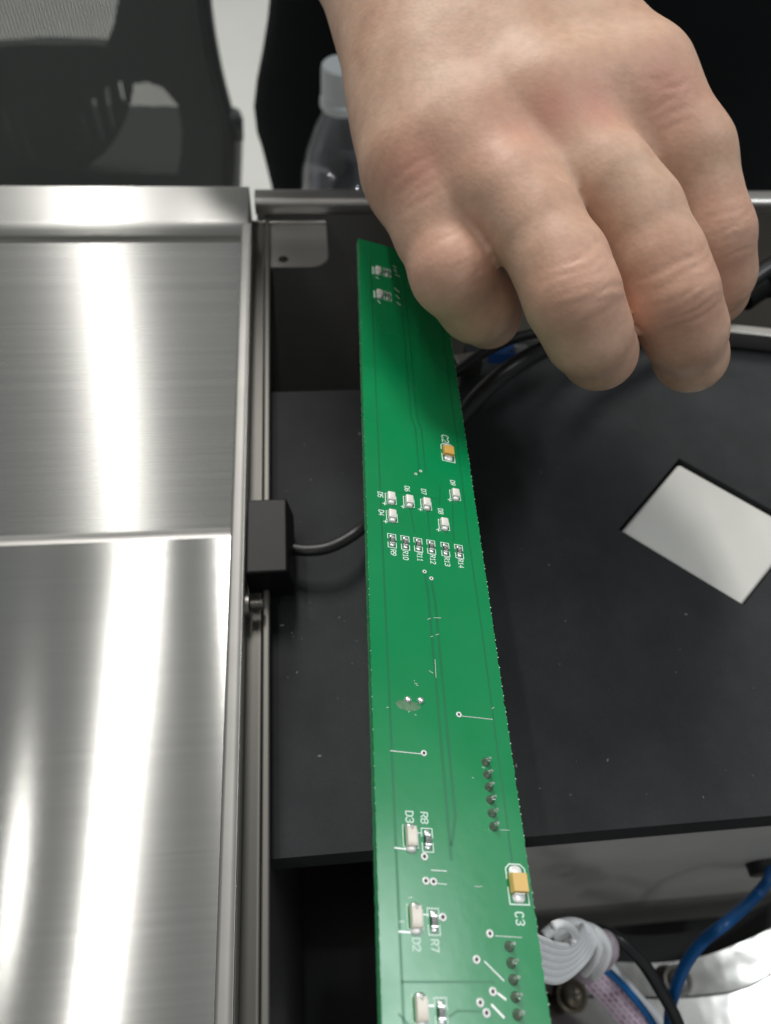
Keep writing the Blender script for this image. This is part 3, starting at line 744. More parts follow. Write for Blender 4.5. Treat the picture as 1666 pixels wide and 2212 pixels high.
PALM = [
 ((785, -150, 202, 15), (908, 244, 181, 10.4)), ((908, 244, 181, 10.4), (905, 370, 174, 9.4)),
 ((860, -120, 196, 16), (905, 362, 174, 9.8)), ((920, -150, 194, 17), (1005, 305, 170, 11.5)),
 ((990, -150, 194, 16), (1168, 225, 170, 12)), ((1050, -130, 197, 14), (1352, 180, 176, 10.5)),
 ((1030, -60, 200, 13), (1345, 200, 179, 10.5)),
 ((940, 60, 203, 16), (990, 330, 186, 12)), ((1080, 40, 203, 16), (1300, 240, 188, 11.5)),
 ((1000, 320, 178, 10), (1200, 330, 176, 10)),
 ((760, -420, 238, 27), (850, -150, 204, 20)), ((880, -420, 238, 27), (1040, -150, 202, 20)),
]
WEB = [((935, 345, 169, 9.0), (985, 425, 165, 7.5)), ((1085, 285, 168.5, 10), (1168, 395, 163, 7.5)), ((1280, 215, 170, 10.5), (1402, 335, 172, 8))]
def node(n): return hp(n[0], n[1], n[2]), float(n[3])
def round_cone(P, a, b, ra, rb):
    ba = b - a; l2 = ba @ ba; pa = P - a
    t = np.clip((pa @ ba) / l2, 0, 1)
    return np.linalg.norm(pa - t[:, None] * ba, axis=1) - (ra + (rb - ra) * t)
def smin(a, b, k):
    h = np.clip(0.5 + 0.5 * (b - a) / k, 0, 1)
    return b + (a - b) * h - k * h * (1 - h)
def finger_sdf(P, nm):
    ns = FING[nm]; c = None
    for i in range(len(ns) - 1):
        (a, ra), (b, rb) = node(ns[i]), node(ns[i + 1]); q = round_cone(P, a, b, ra, rb)
        c = q if c is None else smin(c, q, 3.0)
    return c
FN = ('little', 'ring', 'middle', 'index', 'thumb')
def hand_sdf(P):
    d = None
    for n0, n1 in PALM:
        (a, ra), (b, rb) = node(n0), node(n1); q = round_cone(P, a, b, ra, rb)
        d = q if d is None else smin(d, q, 14.0)
    for n0, n1 in WEB:
        (a, ra), (b, rb) = node(n0), node(n1); d = smin(d, round_cone(P, a, b, ra, rb), 7.0)
    fd = None
    for nm in FN:
        c = finger_sdf(P, nm); fd = c if fd is None else smin(fd, c, 1.1)
    return smin(d, fd, 5.5)

def surface_nets(Fv, org, h):
    nx, ny, nz = Fv.shape; ins = Fv < 0
    cells = np.zeros((nx - 1, ny - 1, nz - 1), np.int8)
    C = [(i, j, k) for i in (0, 1) for j in (0, 1) for k in (0, 1)]
    sub = lambda A, o: A[o[0]:o[0] + nx - 1, o[1]:o[1] + ny - 1, o[2]:o[2] + nz - 1]
    for o in C: cells += sub(ins, o)
    act = (cells > 0) & (cells < 8); idx = -np.ones(act.shape, np.int64); ii = np.argwhere(act); idx[act] = np.arange(len(ii))
    vals = {o: Fv[ii[:, 0] + o[0], ii[:, 1] + o[1], ii[:, 2] + o[2]] for o in C}
    acc = np.zeros((len(ii), 3)); cnt = np.zeros(len(ii))
    for a in C:
        for ax in range(3):
            if a[ax]: continue
            b = list(a); b[ax] = 1; b = tuple(b); fa, fb = vals[a], vals[b]; m = (fa < 0) != (fb < 0)
            t = np.where(m, fa / np.where(m, fa - fb, 1), 0); p = np.tile(np.array(a, float), (len(ii), 1)); p[:, ax] += t
            acc[m] += p[m]; cnt[m] += 1
    V = (ii + acc / cnt[:, None]) * h + org
    faces = []
    for ax in range(3):
        o1, o2 = [(1, 2), (2, 0), (0, 1)][ax]
        s0 = [slice(None)] * 3; s1 = [slice(None)] * 3; s0[ax] = slice(0, -1); s1[ax] = slice(1, None)
        A, Bv = ins[tuple(s0)], ins[tuple(s1)]; e = np.argwhere(A != Bv)
        e = e[(e[:, o1] > 0) & (e[:, o2] > 0) & (e[:, o1] < Fv.shape[o1] - 1) & (e[:, o2] < Fv.shape[o2] - 1)]
        flip = A[e[:, 0], e[:, 1], e[:, 2]]
        def cid(d1_, d2_):
            q = e.copy(); q[:, o1] -= d1_; q[:, o2] -= d2_; return idx[q[:, 0], q[:, 1], q[:, 2]]
        q = np.stack([cid(1, 1), cid(0, 1), cid(0, 0), cid(1, 0)], 1)
        q[~flip] = q[~flip][:, ::-1]; faces.append(q)
    return V, np.concatenate(faces)
def subdivide(V, Q):
    E = np.concatenate([np.sort(Q[:, [i, (i + 1) % 4]], 1) for i in range(4)])
    u, inv = np.unique(E, axis=0, return_inverse=True); inv = inv.reshape(4, -1).T
    nv, ne = len(V), len(u); VE = V[u].mean(1); VF = V[Q].mean(1); ei = inv + nv; fi = np.arange(len(Q)) + nv + ne
    q = [np.stack([Q[:, i], ei[:, i], fi, ei[:, (i + 3) % 4]], 1) for i in range(4)]
    return np.concatenate([V, VE, VF]), np.concatenate(q)
def build_hand():
    h = 1.25
    allp = [hp(*n[:3]) for ns in FING.values() for n in ns] + [hp(*n[:3]) for pr in PALM for n in pr]
    lo = np.min(allp, 0) - 30; hi = np.max(allp, 0) + 30
    nn = np.ceil((hi - lo) / h).astype(int)
    gx = [lo[i] + h * np.arange(nn[i]) for i in range(3)]
    Fv = np.empty(tuple(nn), np.float32)
    for i in range(nn[0]):
        Y, Z = np.meshgrid(gx[1], gx[2], indexing='ij')
        P = np.stack([np.full(Y.size, gx[0][i]), Y.ravel(), Z.ravel()], 1); Fv[i] = hand_sdf(P).reshape(Y.shape)
    V, Q = surface_nets(Fv.astype(float), lo, h)
    V, Q = subdivide(V, Q)
    def grad(P, e=0.4):
        g = np.stack([hand_sdf(P + np.eye(3)[i] * e) - hand_sdf(P - np.eye(3)[i] * e) for i in range(3)], 1)
        return g / np.linalg.norm(g, axis=1)[:, None]
    for _ in range(2):
        fq = np.sort(np.stack([finger_sdf(V, nm) for nm in FN], 1), 1)
        stp = np.clip((fq[:, 1] - fq[:, 0]) / 1.5 + np.clip(fq[:, 0] - 3, 0, 1), 0.15, 1)
        V = V - grad(V) * np.clip(hand_sdf(V), -1, 1)[:, None] * (0.9 * stp)[:, None]
    Nn = grad(V)
    disp = np.zeros(len(V)); red = np.zeros(len(V))
    def gauss(x, s): return np.exp(-(x / s) ** 2)
    rs = np.random.RandomState(3)
    fds = np.stack([finger_sdf(V, nm) for nm in FN], 1); srt = np.sort(fds, 1); near = fds.argmin(1)
    apart = np.clip((srt[:, 1] - srt[:, 0] - 0.3) / 2.0, 0, 1)
    own = np.ones(len(V))
    def creases(centre, axis, offs, depth, wid, lat, bow=0.02, wob=0.35):
        """shallow skin folds across a joint; centre/axis in camera millimetres"""
        a = axis / np.linalg.norm(axis); back = np.array([0, -0.25, -1.0]); dz = back - a * (back @ a); dz /= np.linalg.norm(dz); l = np.cross(a, dz)
        q = V - centre; s = q @ a; w = q @ l; face = np.clip((Nn @ dz - 0.05) * 2, 0, 1) * (np.abs(q @ dz) < 16)
        out = np.zeros(len(V))
        for o_ in offs:
            ph = rs.uniform(0, 6); wc = rs.uniform(-2, 2); ws = lat * rs.uniform(.7, 1.1)
            c = s - o_ - bow * w * w * np.sign(o_ + .01) * .5 - wob * np.sin(w * .55 + ph) - rs.uniform(-.08, .08) * w
            out -= depth * rs.uniform(.6, 1.2) * gauss(c, wid * rs.uniform(.8, 1.3)) * gauss(w - wc, ws)
        return out * face * own, gauss(np.linalg.norm(q, axis=1), 11)
    for nm, k in (('little', 3), ('ring', 4), ('middle', 4), ('index', 2)):
        own = (near == FN.index(nm)) * apart; ns = FING[nm]; c = hp(*ns[k][:3]); ax = hp(*ns[k + 1][:3]) - hp(*ns[k - 1][:3])
        dpt = 0.26 if nm in ('ring', 'middle') else 0.13
        dd, rr = creases(c, ax, [-6.5, -4.2, -2.4, -0.8, 1.0, 2.8, 4.6], dpt, 0.62, 6.5); disp += dd; red = np.maximum(red, rr * .8)
        # loose skin mound over the joint
        disp += 0.15 * gauss(np.linalg.norm(V - (c - np.array([0, 0, ns[k][3]])), axis=1), 6)
    own = np.ones(len(V))
    for (u, v, Z), ax, offs, dpt, lat in [((1445, 190, 160), (.35, 1, -.1), [-3, -1, 1.5, 4, 6.5], .14, 4.5), ((900, 380, 159), (.4, 1, -.1), [-2, .5, 3, 5], .13, 6), ((1080, 345, 157), (.6, 1, 0), [-2, 1, 3.5], .06, 5)]:
        dd, rr = creases(hp(u, v, Z), np.array(ax, float), offs, dpt, .7, lat); disp += dd; red = np.maximum(red, rr * .5)
    def bump(u, v, Z, amp, s):
        nonlocal disp, red
        g_ = gauss(np.linalg.norm(V - hp(u, v, Z), axis=1), s); disp += amp * g_; return g_
    # knuckle mounds and the hollows between them
    for u, v, Z, amp, s in [(1420, 165, 160, .7, 9), (1190, 195, 157, .6, 9), (1020, 280, 157, .5, 8), (885, 345, 160, .5, 8),
                            (1100, 312, 158, -.9, 6.5), (1272, 225, 158, -1.0, 7), (1292, 258, 158, -.6, 6), (941, 342, 161, -.7, 5.5), (1020, 150, 166, -.5, 9), (1170, 100, 165, -.4, 9), (1395, 300, 163, -.5, 7)]:
        bump(u, v, Z, amp, s)
    for u, v, Z, s in [(1275, 230, 158, 8), (1100, 315, 158, 7), (1455, 170, 160, 9), (910, 365, 160, 8), (1200, 240, 157, 7)]:
        red = np.maximum(red, gauss(np.linalg.norm(V - hp(u, v, Z), axis=1), s))
    V2 = V + Nn * disp[:, None]
    # relax the folds between fingers
    E = np.unique(np.concatenate([np.sort(Q[:, [i, (i + 1) % 4]], 1) for i in range(4)]), axis=0)
    deg = np.bincount(E.ravel(), minlength=len(V)).astype(float)
    wgt = (np.clip(1 - (srt[:, 1] - srt[:, 0]) / 2.0, 0, 1) * np.clip(1 - (srt[:, 0]) / 6.0, 0, 1))[:, None]
    for _ in range(4):
        acc = np.zeros_like(V2)
        for c_ in range(3):
            acc[:, c_] = np.bincount(E[:, 0], V2[E[:, 1], c_], len(V)) + np.bincount(E[:, 1], V2[E[:, 0], c_], len(V))
        V2 = V2 + 0.6 * wgt * (acc / deg[:, None] - V2)
    # tendons fanning out over the back of the hand
    W = (R_CW @ (V2 * 1e-3).T).T + CAM
    me = bpy.data.meshes.new('hand'); me.from_pydata(W.tolist(), [], Q.tolist()); me.update()
    for p in me.polygons: p.use_smooth = True
    at = me.attributes.new('redness', 'FLOAT', 'POINT'); at.data.foreach_set('value', red.astype(np.float32))
    return me
def skin_mat():
    m, N, L, b = newmat('skin')
    tc = N.new('ShaderNodeTexCoord')
    n = N.new('ShaderNodeTexNoise'); n.inputs['Scale'].default_value = 70; n.inputs['Detail'].default_value = 4
    L.new(tc.outputs['Object'], n.inputs[0])
    mx = N.new('ShaderNodeMix'); mx.data_type = 'RGBA'
    mx.inputs[6].default_value = (0.53, 0.325, 0.228, 1); mx.inputs[7].default_value = (0.625, 0.42, 0.306, 1)
    mr = N.new('ShaderNodeMapRange'); mr.inputs[1].default_value = .35; mr.inputs[2].default_value = .65; L.new(n.outputs[0], mr.inputs[0])
    L.new(mr.outputs[0], mx.inputs[0])
    nf = N.new('ShaderNodeTexNoise'); nf.inputs['Scale'].default_value = 420; nf.inputs['Detail'].default_value = 5; L.new(tc.outputs['Object'], nf.inputs[0])
    mrf = N.new('ShaderNodeMapRange'); mrf.inputs[1].default_value = .3; mrf.inputs[2].default_value = .7; mrf.inputs[3].default_value = 0.93; mrf.inputs[4].default_value = 1.07; L.new(nf.outputs[0], mrf.inputs[0])
    mxf = N.new('ShaderNodeMix'); mxf.data_type = 'RGBA'; mxf.blend_type = 'MULTIPLY'; mxf.inputs[0].default_value = 1
    L.new(mx.outputs[2], mxf.inputs[6]); L.new(mrf.outputs[0], mxf.inputs[7])
    nv = N.new('ShaderNodeTexNoise'); nv.inputs['Scale'].default_value = 38; nv.inputs['Detail'].default_value = 2; nv.inputs['Distortion'].default_value = 0.6; L.new(tc.outputs['Object'], nv.inputs[0])
    ab = N.new('ShaderNodeMath'); ab.operation = 'SUBTRACT'; ab.inputs[1].default_value = 0.5; L.new(nv.outputs[0], ab.inputs[0])
    ab2 = N.new('ShaderNodeMath'); ab2.operation = 'ABSOLUTE'; L.new(ab.outputs[0], ab2.inputs[0])
    mv = N.new('ShaderNodeMapRange'); mv.inputs[1].default_value = 0.0; mv.inputs[2].default_value = 0.05; mv.inputs[3].default_value = 0.07; mv.inputs[4].default_value = 0.0; L.new(ab2.outputs[0], mv.inputs[0])
    mxv = N.new('ShaderNodeMix'); mxv.data_type = 'RGBA'; mxv.inputs[7].default_value = (0.36, 0.27, 0.20, 1); L.new(mv.outputs[0], mxv.inputs[0]); L.new(mxf.outputs[2], mxv.inputs[6])
    at = N.new('ShaderNodeAttribute'); at.attribute_name = 'redness'
    mx2 = N.new('ShaderNodeMix'); mx2.data_type = 'RGBA'; mx2.inputs[7].default_value = (0.60, 0.285, 0.215, 1)
    mu = N.new('ShaderNodeMath'); mu.operation = 'MULTIPLY'; mu.inputs[1].default_value = 0.75; L.new(at.outputs['Fac'], mu.inputs[0])
    L.new(mu.outputs[0], mx2.inputs[0]); L.new(mxv.outputs[2], mx2.inputs[6]); L.new(mx2.outputs[2], b.inputs['Base Color'])
    b.inputs['Subsurface Weight'].default_value = 0.22; b.inputs['Subsurface Radius'].default_value = (1.0, 0.35, 0.2); b.inputs['Subsurface Scale'].default_value = 0.0025
    b.inputs['Roughness'].default_value = 0.52; b.inputs['Specular IOR Level'].default_value = 0.35
    vo = N.new('ShaderNodeTexVoronoi'); vo.inputs['Scale'].default_value = 900; L.new(tc.outputs['Object'], vo.inputs[0])
    n2 = N.new('ShaderNodeTexNoise'); n2.inputs['Scale'].default_value = 450; n2.inputs['Detail'].default_value = 6; L.new(tc.outputs['Object'], n2.inputs[0])
    ad = N.new('ShaderNodeMath'); ad.operation = 'ADD'; L.new(vo.outputs[0], ad.inputs[0]); L.new(n2.outputs[0], ad.inputs[1])
    bp = N.new('ShaderNodeBump'); bp.inputs['Strength'].default_value = 0.14; bp.inputs['Distance'].default_value = 0.0003
    L.new(ad.outputs[0], bp.inputs['Height']); L.new(bp.outputs[0], b.inputs['Normal'])
    return m
person = empty('person', (0.12, 0.66, ZG), 'person in black clothes leaning over the cabinet, reaching down to hold the green board', 'person')
part('hand', build_hand(), skin_mat(), person)

# torso, legs and sleeve in black cloth
def body_rows(spec, cx, cy, n=56, seed=1):
    rows = []; rnd = random.Random(seed); ph = [rnd.uniform(0, 6) for _ in range(8)]
    for (z, rx, ry, ox, oy) in spec:
        row = []
        for k in range(n):
            th = 2 * math.pi * k / n
            fold = 1 + 0.011 * math.sin(5 * th + ph[0] + z * 14) + 0.008 * math.sin(9 * th + ph[1] - z * 31) + 0.006 * math.sin(3 * th + z * 55 + ph[2])
            row.append((cx + ox + rx * fold * math.cos(th), cy + oy + ry * fold * math.sin(th), z))
        rows.append(row)
    return rows
xl = at_y(584, 200, 0.66).x
hw = 0.275; tcx = xl + hw
spec = []
for k in range(40):
    z = -0.50 + 0.96 * k / 39
    rx = hw + 0.006 * math.sin(z * 30 + 1.2) * max(0, min(1, (0.05 - z) * 8)) + 0.10 * max(0, -0.14 - z) + max(0, z - 0.1) * 0.05
    if z > 0.38: rx *= math.sqrt(max(0.02, 1 - ((z - 0.38) / 0.085) ** 2))
    spec.append((z, rx, 0.125 if z < .38 else 0.125 * rx / hw, 0, 0))
v, f = loft(body_rows(spec, tcx, 0.72), True)
f += [tuple(range(55, -1, -1)), tuple(39 * 56 + k for k in range(56))]
part('jacket', MB().add(v, f).mesh('jk', smooth=True), FABRIC, person)
for sgn in (-1, 1):
    spec = [(ZG + 0.95 * k / 12, 0.062 + 0.033 * k / 12, 0.07 + 0.03 * k / 12, sgn * (0.105 - .012 * k / 12), 0) for k in range(13)]
    v, f = loft(body_rows(spec, tcx, 0.72, seed=5 + sgn), True); f += [tuple(range(55, -1, -1)), tuple(12 * 56 + k for k in range(56))]
    part('trouser_leg', MB().add(v, f).mesh('tl', smooth=True), FABRIC, person)
wr = Vector(w_of(hp(890, -330, 224) * 1e-3))
fore = Vector((-0.045, 0.44, wr.z + 0.05)); sh = Vector((xl + 0.03, 0.72, 0.36))
d_ = (fore - wr).normalized()
sl_pts = spline([wr, wr + d_ * 0.04, fore, Vector((xl - 0.02, 0.62, 0.20)), sh], 8)
rad = [0.043 + 0.018 * i / (len(sl_pts) - 1) + 0.002 * math.sin(i * 1.9) for i in range(len(sl_pts))]
part('sleeve', MB().tube(sl_pts, rad, 28).mesh('sl', smooth=True), FABRIC, person)

# ================================================================== water bottle behind the rim
DB = 0.53
bt = at_d(742, 138, DB)
bz = bt.z
def film_mat(name, lo, hi, tint, rough):
    m, N, L, b = newmat(name); N.remove(b); out = [q for q in N if q.type == 'OUTPUT_MATERIAL'][0]
    tr = N.new('ShaderNodeBsdfTransparent'); tr.inputs[0].default_value = (*tint, 1)
    gl = N.new('ShaderNodeBsdfGlossy'); gl.inputs['Roughness'].default_value = rough
    lw = N.new('ShaderNodeLayerWeight'); lw.inputs[0].default_value = 0.35
    mr = N.new('ShaderNodeMapRange'); mr.inputs[3].default_value = lo; mr.inputs[4].default_value = hi; L.new(lw.outputs['Facing'], mr.inputs[0])
    mx = N.new('ShaderNodeMixShader'); L.new(mr.outputs[0], mx.inputs[0]); L.new(tr.outputs[0], mx.inputs[1]); L.new(gl.outputs[0], mx.inputs[2]); L.new(mx.outputs[0], out.inputs[0])
    return m
bottle = empty('water_bottle', (bt.x, bt.y, bz - 0.215), 'clear plastic water bottle with white cap standing behind the rim, half hidden by the hand', 'bottle')
capm = MB(); prof = [(0.0135, 0), (0.0148, -0.0012), (0.0152, -0.004), (0.0154, -0.021), (0.0150, -0.0225), (0.0164, -0.0235), (0.0166, -0.028), (0.0158, -0.0295)]
n = 72; rows = []
for (r, z) in prof:
    rows.append([((r + (0.00025 * math.cos(k * math.pi) if -.022 < z < -.003 else 0)) * math.cos(2 * math.pi * k / n) + bt.x, (r + (0.00025 * math.cos(k * math.pi) if -.022 < z < -.003 else 0)) * math.sin(2 * math.pi * k / n) + bt.y, bz + z) for k in range(n)])
v, f = loft(rows, True); f.append(tuple(range(n)))
part('cap', MB().add(v, f).mesh('cap', sharp=0.5), CAP_M, bottle)
prof = [(0.0125, -0.0285), (0.0140, -0.032), (0.0200, -0.044), (0.0265, -0.060), (0.0310, -0.078), (0.0325, -0.092), (0.0318, -0.100), (0.0325, -0.108), (0.0325, -0.150), (0.0315, -0.158), (0.0325, -0.166), (0.0325, -0.205), (0.0300, -0.214)]
part('bottle_body', MB().lathe([(r, z) for r, z in prof], 64, (bt.x, bt.y, bz), cap=True).mesh('bb', smooth=True), film_mat('clear_plastic', 0.09, 0.65, (0.93, 0.93, 0.96), 0.12), bottle)
wprof = [(0.0005, -0.0785), (0.0300, -0.079), (0.0312, -0.092), (0.0306, -0.100), (0.0312, -0.108), (0.0312, -0.204), (0.029, -0.2125)]
wm = film_mat('water', 0.04, 0.25, (0.86, 0.88, 0.93), 0.02)
part('water', MB().lathe(wprof, 48, (bt.x, bt.y, bz)).mesh('wa', smooth=True), wm, bottle)
me = MB().box((XEND + 0.01, Yc0 + 0.004, bz - 0.225), (0.30, Yc0 + 0.16, bz - 0.2155)).mesh('sh', bevel=0.001); guv(me, (0, 1))
part('rear_shelf', me, STEEL_DIM, cab)
me = MB().box((-0.75, Yb0 - 0.004, ZG), (0.75, Yb0 - 0.002, -0.02)).mesh('rp'); guv(me, (0, 2)); part('rear_panel', me, STEEL_DIM, cab)

# ================================================================== office chair in the background
YC = 1.30
chair = empty('office_chair', (at_y(150, 300, YC).x, YC, ZG), 'blurred dark mesh backed office chair standing behind the steel tray', 'chair')
def net_mat():
    m, N, L, b = newmat('chair_mesh_fabric')
    setp(b, Roughness=0.7); b.inputs['Base Color'].default_value = (0.075, 0.082, 0.082, 1)
    tc = N.new('ShaderNodeTexCoord'); sp_ = N.new('ShaderNodeSeparateXYZ'); L.new(tc.outputs['Object'], sp_.inputs[0])
    w = N.new('ShaderNodeMath'); w.operation = 'MULTIPLY'; w.inputs[1].default_value = 2 * math.pi / 0.0055; L.new(sp_.outputs[0], w.inputs[0])
    s = N.new('ShaderNodeMath'); s.operation = 'SINE'; L.new(w.outputs[0], s.inputs[0])
    w2 = N.new('ShaderNodeMath'); w2.operation = 'MULTIPLY'; w2.inputs[1].default_value = 2 * math.pi / 0.004; L.new(sp_.outputs[2], w2.inputs[0])
    s2 = N.new('ShaderNodeMath'); s2.operation = 'SINE'; L.new(w2.outputs[0], s2.inputs[0])
    mn = N.new('ShaderNodeMath'); mn.operation = 'MINIMUM'; L.new(s.outputs[0], mn.inputs[0]); L.new(s2.outputs[0], mn.inputs[1])
    gt = N.new('ShaderNodeMath'); gt.operation = 'LESS_THAN'; gt.inputs[1].default_value = -0.15; L.new(mn.outputs[0], gt.inputs[0])
    L.new(gt.outputs[0], b.inputs['Alpha'])
    return m
def C(u, v, dy=0.0): return at_y(u, v, YC + dy)
# mesh panel: right boundary follows the photograph, extends left and up out of frame
edge = [(430, -260), (438, -120), (442, 0), (452, 75), (470, 165), (492, 250), (500, 310), (497, 395), (490, 470)]
edge = spline([Vector((a, b, 0)) for a, b in edge], 4)
rows = []
for e in edge:
    p = C(e.x, e.y); row = []
    q = C(-270, e.y)
    for k in range(25):
        t = k / 24; x = q.x + (p.x - q.x) * t
        bow = 0.05 * (1 - (2 * t - 1) ** 2)
        row.append((x, YC + bow, p.z))
    rows.append(row)
v, f = loft(rows); part('mesh_back', mesh_from('mb', v, f, True), net_mat(), chair)
# thin edge frame of the back
part('back_frame', MB().tube([C(e.x, e.y) for e in edge] + [C(e_, 480) for e_ in (380, 260, 120, -60, -270)], 0.011, 10).mesh('bf', smooth=True), CHAIR_BLACK, chair)
def slab(poly, y0, th, holes=()):
    bm = bmesh.new(); loops = []
    for lp in [poly] + list(holes):
        vs = [bm.verts.new(C(*p, y0)) for p in lp]; loops += [bm.edges.new((vs[i], vs[(i + 1) % len(vs)])) for i in range(len(vs))]
    bmesh.ops.triangle_fill(bm, use_beauty=True, use_dissolve=False, edges=loops)
    r = bmesh.ops.extrude_face_region(bm, geom=list(bm.faces))
    bmesh.ops.translate(bm, verts=[g_ for g_ in r['geom'] if isinstance(g_, bmesh.types.BMVert)], vec=(0, th, 0))
    bmesh.ops.recalc_face_normals(bm, faces=bm.faces); me = bpy.data.meshes.new('s'); bm.to_mesh(me); bm.free(); return me
def sm(poly, n=5, closed=True):
    p = [Vector((a, b, 0)) for a, b in poly]
    if closed: p = [p[-1]] + p + [p[0], p[1]]
    s = spline(p, n); s = s[n:-n - 1] if closed else s
    return [(q.x, q.y) for q in s]
def slot(x0, y0, x1, y1, w):
    d = Vector((x1 - x0, y1 - y0)).normalized(); nn = Vector((-d.y, d.x)) * w / 2
    a, b = Vector((x0, y0)), Vector((x1, y1))
    return [tuple(a + nn), tuple(a - nn), tuple(b - nn), tuple(b + nn)]
slots = [slot(*s) for s in [(4, 236, 36, 350, 11), (42, 272, 72, 358, 11), (174, 248, 198, 328, 10), (198, 214, 222, 312, 11), (227, 190, 246, 284, 11), (256, 178, 268, 230, 10), (164, 318, 174, 354, 8), (-40, 214, -4, 340, 11)]]
pad = sm([(-180, 130), (-100, 105), (0, 100), (110, 96), (215, 98), (268, 112), (287, 150), (282, 225), (250, 300), (200, 352), (120, 384), (30, 376), (-60, 340), (-150, 240)])
part('lumbar_pad', slab(pad, 0.062, 0.025, slots), CHAIR_BLACK, chair)
arch = [(225, 110), (245, 60), (262, -40), (275, -260), (400, -260), (455, 0), (470, 120), (490, 260), (494, 395), (380, 395), (392, 330), (394, 270), (382, 225), (352, 190), (320, 178), (292, 180), (285, 140), (268, 115)]
part('back_support', slab(arch, 0.058, 0.02), CHAIR_BLACK, chair)
part('lower_bar', slab([(-200, 378), (250, 372), (498, 380), (498, 470), (-200, 470)], 0.056, 0.03), CHAIR_BLACK, chair)
part('arm_knob', MB().tube([C(486, 240), C(512, 262), C(516, 300)], [0.010, 0.012, 0.009], 10).mesh('k', smooth=True), CHAIR_BLACK, chair)
sx0, sx1 = C(-200, 300).x, C(490, 300).x
part('seat', MB().box((sx0, YC + 0.10, -0.80), (sx1, YC + 0.46, -0.74)).mesh('seat', bevel=0.02, seg=3), CHAIR_BLACK, chair)
cxm = (sx0 + sx1) / 2
part('gas_column', MB().tube([(cxm, YC + .25, -0.8), (cxm, YC + .25, -1.07)], 0.025, 14).mesh('gc', smooth=True), CHAIR_BLACK, chair)
for k in range(5):
    a = 2 * math.pi * k / 5 + .3
    part('base_arm', MB().tube([(cxm, YC + .25, -1.05), (cxm + .3 * math.cos(a), YC + .25 + .3 * math.sin(a), -1.10)], [0.025, 0.015], 8).mesh('ba', smooth=True), CHAIR_BLACK, chair)
    part('castor', MB().tube([(cxm + .3 * math.cos(a) - .02 * math.sin(a), YC + .25 + .3 * math.sin(a) + .02 * math.cos(a), -1.123), (cxm + .3 * math.cos(a) + .02 * math.sin(a), YC + .25 + .3 * math.sin(a) - .02 * math.cos(a), -1.123)], 0.026, 14).mesh('ca', sharp=.6), CHAIR_BLACK, chair)

# ================================================================== wires and pan at the near right
def pan_edge(pts, z): return [at_z(u, v, z) for u, v in pts]
ZP = CAM_H - 0.54 * 0.69
pan = empty('steel_pan', at_z(1500, 2150, ZP), 'shiny stainless steel pan with curved seams at the bottom of the cabinet', 'pan')
arc1 = sm([(1000, 2062), (1180, 2078), (1324, 2078), (1422, 2080), (1532, 2062), (1666, 2007), (1780, 1940)], 6, False)
arc2 = sm([(1000, 2140), (1260, 2150), (1397, 2153), (1500, 2150), (1587, 2139), (1666, 2106), (1780, 2040)], 6, False)
def strip_between(a, b, za, zb):
    n = 30
    def samp(c):
        return [c[int(round(i * (len(c) - 1) / n))] for i in range(n + 1)]
    return loft([[at_z(*p, za) for p in samp(a)], [at_z(*p, zb) for p in samp(b)]])
v, f = strip_between(arc1, arc2, ZP + 0.006, ZP + 0.005); part('pan_ring', mesh_from('pr', v, f, True), STEEL_PAN, pan)
arc2b = [(u, v + 5) for u, v in arc2]
far = [(u, v + 420) for u, v in arc2]
v, f = strip_between(arc2b, far, ZP - 0.002, ZP - 0.003); part('pan_floor', mesh_from('pf', v, f, True), STEEL_PAN, pan)
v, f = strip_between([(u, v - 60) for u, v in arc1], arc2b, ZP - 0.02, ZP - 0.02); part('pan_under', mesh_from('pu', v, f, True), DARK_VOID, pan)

def cross_screw(u, v, z, r, m, label):
    p = at_z(u, v, z); e = empty('cross_head_screw', p, label, 'screw', None)
    hd = MB().lathe([(r, 0), (r, r * .25), (r * .85, r * .55), (r * .4, r * .72), (0.0001, r * .75)], 20, tuple(p)).mesh('h', smooth=True)
    part('head', hd, m, e)
    c = MB(); zz = p.z + r * .76
    c.box((p.x - r * .45, p.y - r * .10, zz - r * .1), (p.x + r * .45, p.y + r * .10, zz)); c.box((p.x - r * .10, p.y - r * .45, zz - r * .1), (p.x + r * .10, p.y + r * .45, zz + .00002))
    part('cross_slot', c.mesh('c'), HOLE, e)
    part('washer', MB().lathe([(r * 1.3, -0.0008), (r * 1.3, 0.0), (r * 1.1, 0.0004), (r * .9, 0.0001)], 20, tuple(p)).mesh('w', sharp=.6), m, e)
cross_screw(1237, 2150, ZP + 0.010, 0.0049, mat('dark_screw', (0.16, 0.14, 0.11), 0.4, 0.9, var=.3, vscale=300), 'dark cross head screw in the pan beside the white ribbon wires')
cross_screw(1466, 2118, ZP + 0.012, 0.0045, STEEL_SCREW, 'shiny cross head screw in the pan under the blue cable')

